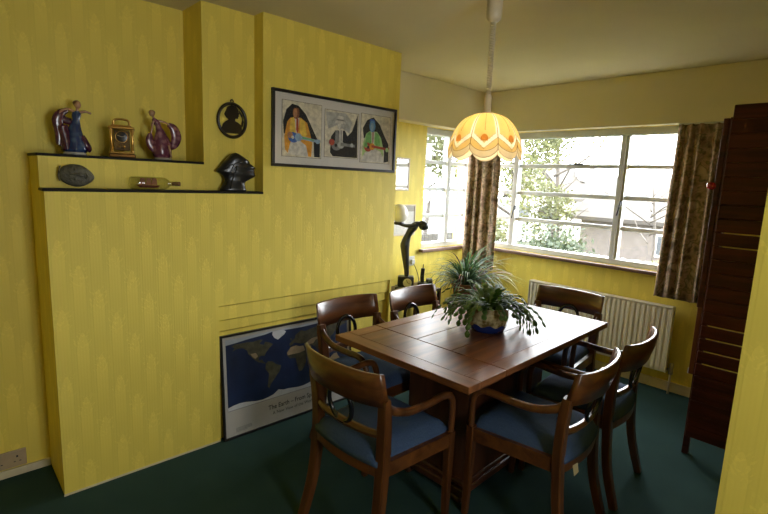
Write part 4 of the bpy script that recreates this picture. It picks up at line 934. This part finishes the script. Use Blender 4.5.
for k in range(100):
    a = 2*PI*k/100+rng.uniform(-.2, .2); side = math.cos(a-math.radians(47)); fav = abs(side)
    ln = rng.uniform(.029, .037); el = rng.uniform(.65, 1.45); seg = rng.choice([4, 5, 6])
    if fav > .55: seg += rng.choice([2, 3, 4, 5]) if side > 0 else rng.choice([1, 2, 3, 4]); el = rng.uniform(.45, 1.05)
    p = Vector((.06*math.cos(a)*rng.random(), .06*math.sin(a)*rng.random(), .115)); path = [p.copy()]; th_ = el
    dr = rng.uniform(.20, .36) if fav > .55 else rng.uniform(.18, .40)
    for i in range(seg):
        p = p+Vector((math.cos(th_)*math.cos(a), math.cos(th_)*math.sin(a), math.sin(th_)))*ln
        if p.z < .012: break
        path.append(p.copy()); th_ = max(-1.45, th_-dr)
    if len(path) > 2: cactus_stem(path, rng.uniform(.012, .0165)).build('stem', M_cact if k % 4 else M_bright, cp, False, fix=False)
for k in range(10):
    a = rng.uniform(0, 2*PI); p = Vector((.05*math.cos(a), .05*math.sin(a), .12)); path = []; th_ = rng.uniform(.7, 1.4); l = rng.uniform(.07, .13)
    for i in range(7): path.append(p.copy()); p = p+Vector((math.cos(th_)*math.cos(a), math.cos(th_)*math.sin(a), math.sin(th_)))*l/6; th_ -= .07
    ribbon(path, .012, fold=.2).build('leaf', M_bright, cp, True, fix=False)

# ------------------------------------------------------------------ garden outside
M_lawn = plain('winter lawn', (.026, .028, .014), .9, var=.3, scale=2)
M_fol = leafmat('garden foliage', (.040, .050, .014), (.085, .085, .028), .7, .3); M_fol2 = leafmat('garden hedge leaf', (.010, .020, .007), (.026, .036, .014), .7, .2); M_fol3 = leafmat('pale garden foliage', (.060, .058, .025), (.10, .092, .042), .7, .3)
M_bark = plain('bark', (.05, .042, .034), .9); M_house = plain('render', (.40, .38, .35), .8, var=.05); M_brick = plain('tan brick', (.085, .072, .062), .8, var=.2, scale=6); M_roof = plain('roof tile', (.030, .025, .020), .8, var=.15, scale=8); M_fence = plain('pale fence', (.036, .033, .026), .8)
g_ = MB(); n = 16
struct(g_.box(-60, 40, yW+.22, 90, -1.35, -1.25).build('garden_ground', M_lawn), 'sloping garden lawn beyond the windows')
struct(MB().box(-60, -3.14, -20, yW+.2, -1.35, -1.25).build('garden_side_ground', M_lawn))
def foliage(c, r, n, size, rnd, lobes=7):
    m = MB(); L_ = [(Vector((rnd.uniform(-.6, .6)*r[0], rnd.uniform(-.6, .6)*r[1], rnd.uniform(-.6, .6)*r[2])), rnd.uniform(.4, .62)) for _ in range(lobes)]
    for i in range(n):
        o, s = rnd.choice(L_); d = Vector((rnd.gauss(0, 1), rnd.gauss(0, 1), rnd.gauss(0, 1))).normalized()*(rnd.random()**.4)
        p = Vector(c)+o+Vector((d.x*r[0]*s, d.y*r[1]*s, d.z*r[2]*s))
        a = Vector((rnd.gauss(0, 1), rnd.gauss(0, 1), rnd.gauss(0, 1))).normalized(); b2 = a.orthogonal().normalized()*size*rnd.uniform(.6, 1.2); a = a*size*rnd.uniform(.6, 1.2)
        m.add([p-a, p-b2*.5, p+a, p+b2*.5], [(0, 1, 2, 3)])
    return m
def tree(label, x, y, gz, h, r, n, size, mat, trunk=.10, seed=1, branches=8):
    rnd = random.Random(seed); t = thing('tree', label, 'tree', (x, y, gz), 0, 'garden trees')
    MB().tube(bez([(0, 0, 0), (.1*r, .05*r, h*.35), (-.05*r, .1*r, h*.8)], 5), [trunk*(1-.06*i) for i in range(11)], 8).build('trunk', M_bark, t, True)
    for k in range(branches):
        a = rnd.uniform(0, 2*PI); z = h*rnd.uniform(.35, .75); q = r*rnd.uniform(.7, 1.1)
        MB().tube(bez([(0, 0, z), (q*.5*math.cos(a), q*.5*math.sin(a), z+.3*q), (q*math.cos(a), q*math.sin(a), z+q*rnd.uniform(.3, .9))], 4), [trunk*.45*(1-.09*i) for i in range(9)], 6).build('branch', M_bark, t, True)
    if n:
        f = foliage((0, 0, h*.72), (r, r, h*.36), n, size, rnd).build('foliage', mat, t, fix=False); f['kind'] = 'stuff'
    return t
gz = -1.25
tree('yellow-green tree close to the left end of the garden window', -7.6, 12.2, gz, 5.2, 1.5, 2600, .075, M_fol, .10, 3)
tree('pale sparse tree in front of the white gabled house', -8.6, 16.5, gz, 6.2, 1.7, 1700, .085, M_fol3, .11, 4)
tree('yellow-green tree seen through the corner window', -14.3, 18.7, gz, 6.4, 1.6, 4200, .10, M_fol3, .10, 5)
tree('leafy tree at the left of the corner window', -13.4, 15.0, gz, 5.8, 1.6, 4200, .09, M_fol, .11, 6)
tree('bare tree with spreading branches beyond the right window pane', -4.3, 13.6, gz, 3.6, 1.5, 0, .05, M_fol, .05, 8, 10)
tree('bushy green tree left of the low bungalow', -7.6, 15.0, gz, 3.1, 1.0, 1500, .07, M_fol, .08, 9)
for (x, y, r, hgt, lab, m, sd) in ((-4.85, 9.0, 1.0, 2.15, 'rounded green conifer bush below the garden window', M_fol2, 2), (-2.6, 9.8, .8, 1.6, 'low tangled shrub in front of the bungalow', M_fol3, 12), (-6.9, 9.8, .7, 2.0, 'small yellow-green bush near the corner curtain', M_fol, 13)):
    t = thing('garden_bush', lab, 'bush', (x, y, gz)); rnd = random.Random(sd)
    f = foliage((0, 0, hgt*.55), (r, r*.8, hgt*.5), 3200, .06, rnd, 16).build('foliage', m, t, fix=False); f['kind'] = 'stuff'
    MB().tube([(0, 0, 0), (.02, 0, hgt*.6)], [.05, .02], 7).build('stem', M_bark, t)
def house(label, x, y, w, d, h, rh, wins, gable=True, rz=0, wm=None):
    t = thing('house', label, 'house', (x, y, gz), rz)
    b = MB(); b.box(-w/2, w/2, 0, d, 0, h)
    if gable: b.add([(-w/2, 0, h), (w/2, 0, h), (0, 0, h+rh), (-w/2, d, h), (w/2, d, h), (0, d, h+rh)], [(0, 1, 2), (5, 4, 3), (0, 3, 4, 1), (1, 4, 5, 2), (2, 5, 3, 0)])
    b.build('walls', wm or M_house, t)
    r = MB()
    if gable:
        for s in (-1, 1):
            a = [(s*(w/2+.25), h-.25*rh/(w/2)), (0, h+rh), (0, h+rh+.14), (s*(w/2+.25), h-.25*rh/(w/2)+.14)]; r.prism(a, -.25, d+.25)
    else:
        q = [(-.3, h), (d/2, h+rh), (d+.3, h), (d+.3, h+.12), (d/2, h+rh+.14), (-.3, h+.12)]
        r.add([(-w/2-.3, yy, zz2) for yy, zz2 in q]+[(w/2+.3, yy, zz2) for yy, zz2 in q], [tuple(range(5, -1, -1)), tuple(range(6, 12))]+[(i, (i+1) % 6, (i+1) % 6+6, i+6) for i in range(6)])
    rf = r.build('roof', M_roof, t); MB().box(w*.2, w*.2+.5, d/2-.25, d/2+.25, h+rh*.5, h+rh+.6).build('chimney', M_house, rf)
    for (a, z, ww, hh2) in wins:
        o = MB().box(a-ww/2, a+ww/2, -.04, .02, z, z+hh2).build('window_frame', M_white, t); MB().box(a-ww/2+.07, a+ww/2-.07, -.05, -.041, z+.07, z+hh2-.07).build('pane', plain('dark pane', (.05, .055, .06), .2), o)
house('white gabled house beyond the garden trees', -12.3, 22, 3.0, 6, 2.4, 1.5, [(-.6, .9, .8, 1.0), (.7, .9, .8, 1.0)])
house('low bungalow with a long pale roof beyond the right panes', -3.6, 16, 7.2, 5, 1.75, 1.35, [(-.9, .8, .7, .7), (1.0, .8, 1.2, .8)], False, 0, M_brick)
fc = thing('garden_fence', 'pale boarded garden fence seen low through the corner window', 'fence', (-8.3, 5.5, gz))
for k in range(46): MB().box(-.012, .012, k*.16, k*.16+.145, .05, 1.42).build('fence_board', M_fence, fc)
for k in range(5): MB().box(-.10, -.012, k*1.8, k*1.8+.09, 0, 1.55).build('fence_post', M_fence, fc)
for z in (.3, 1.15): MB().box(-.06, -.0125, 0, 7.35, z, z+.08).build('fence_rail', M_fence, fc)
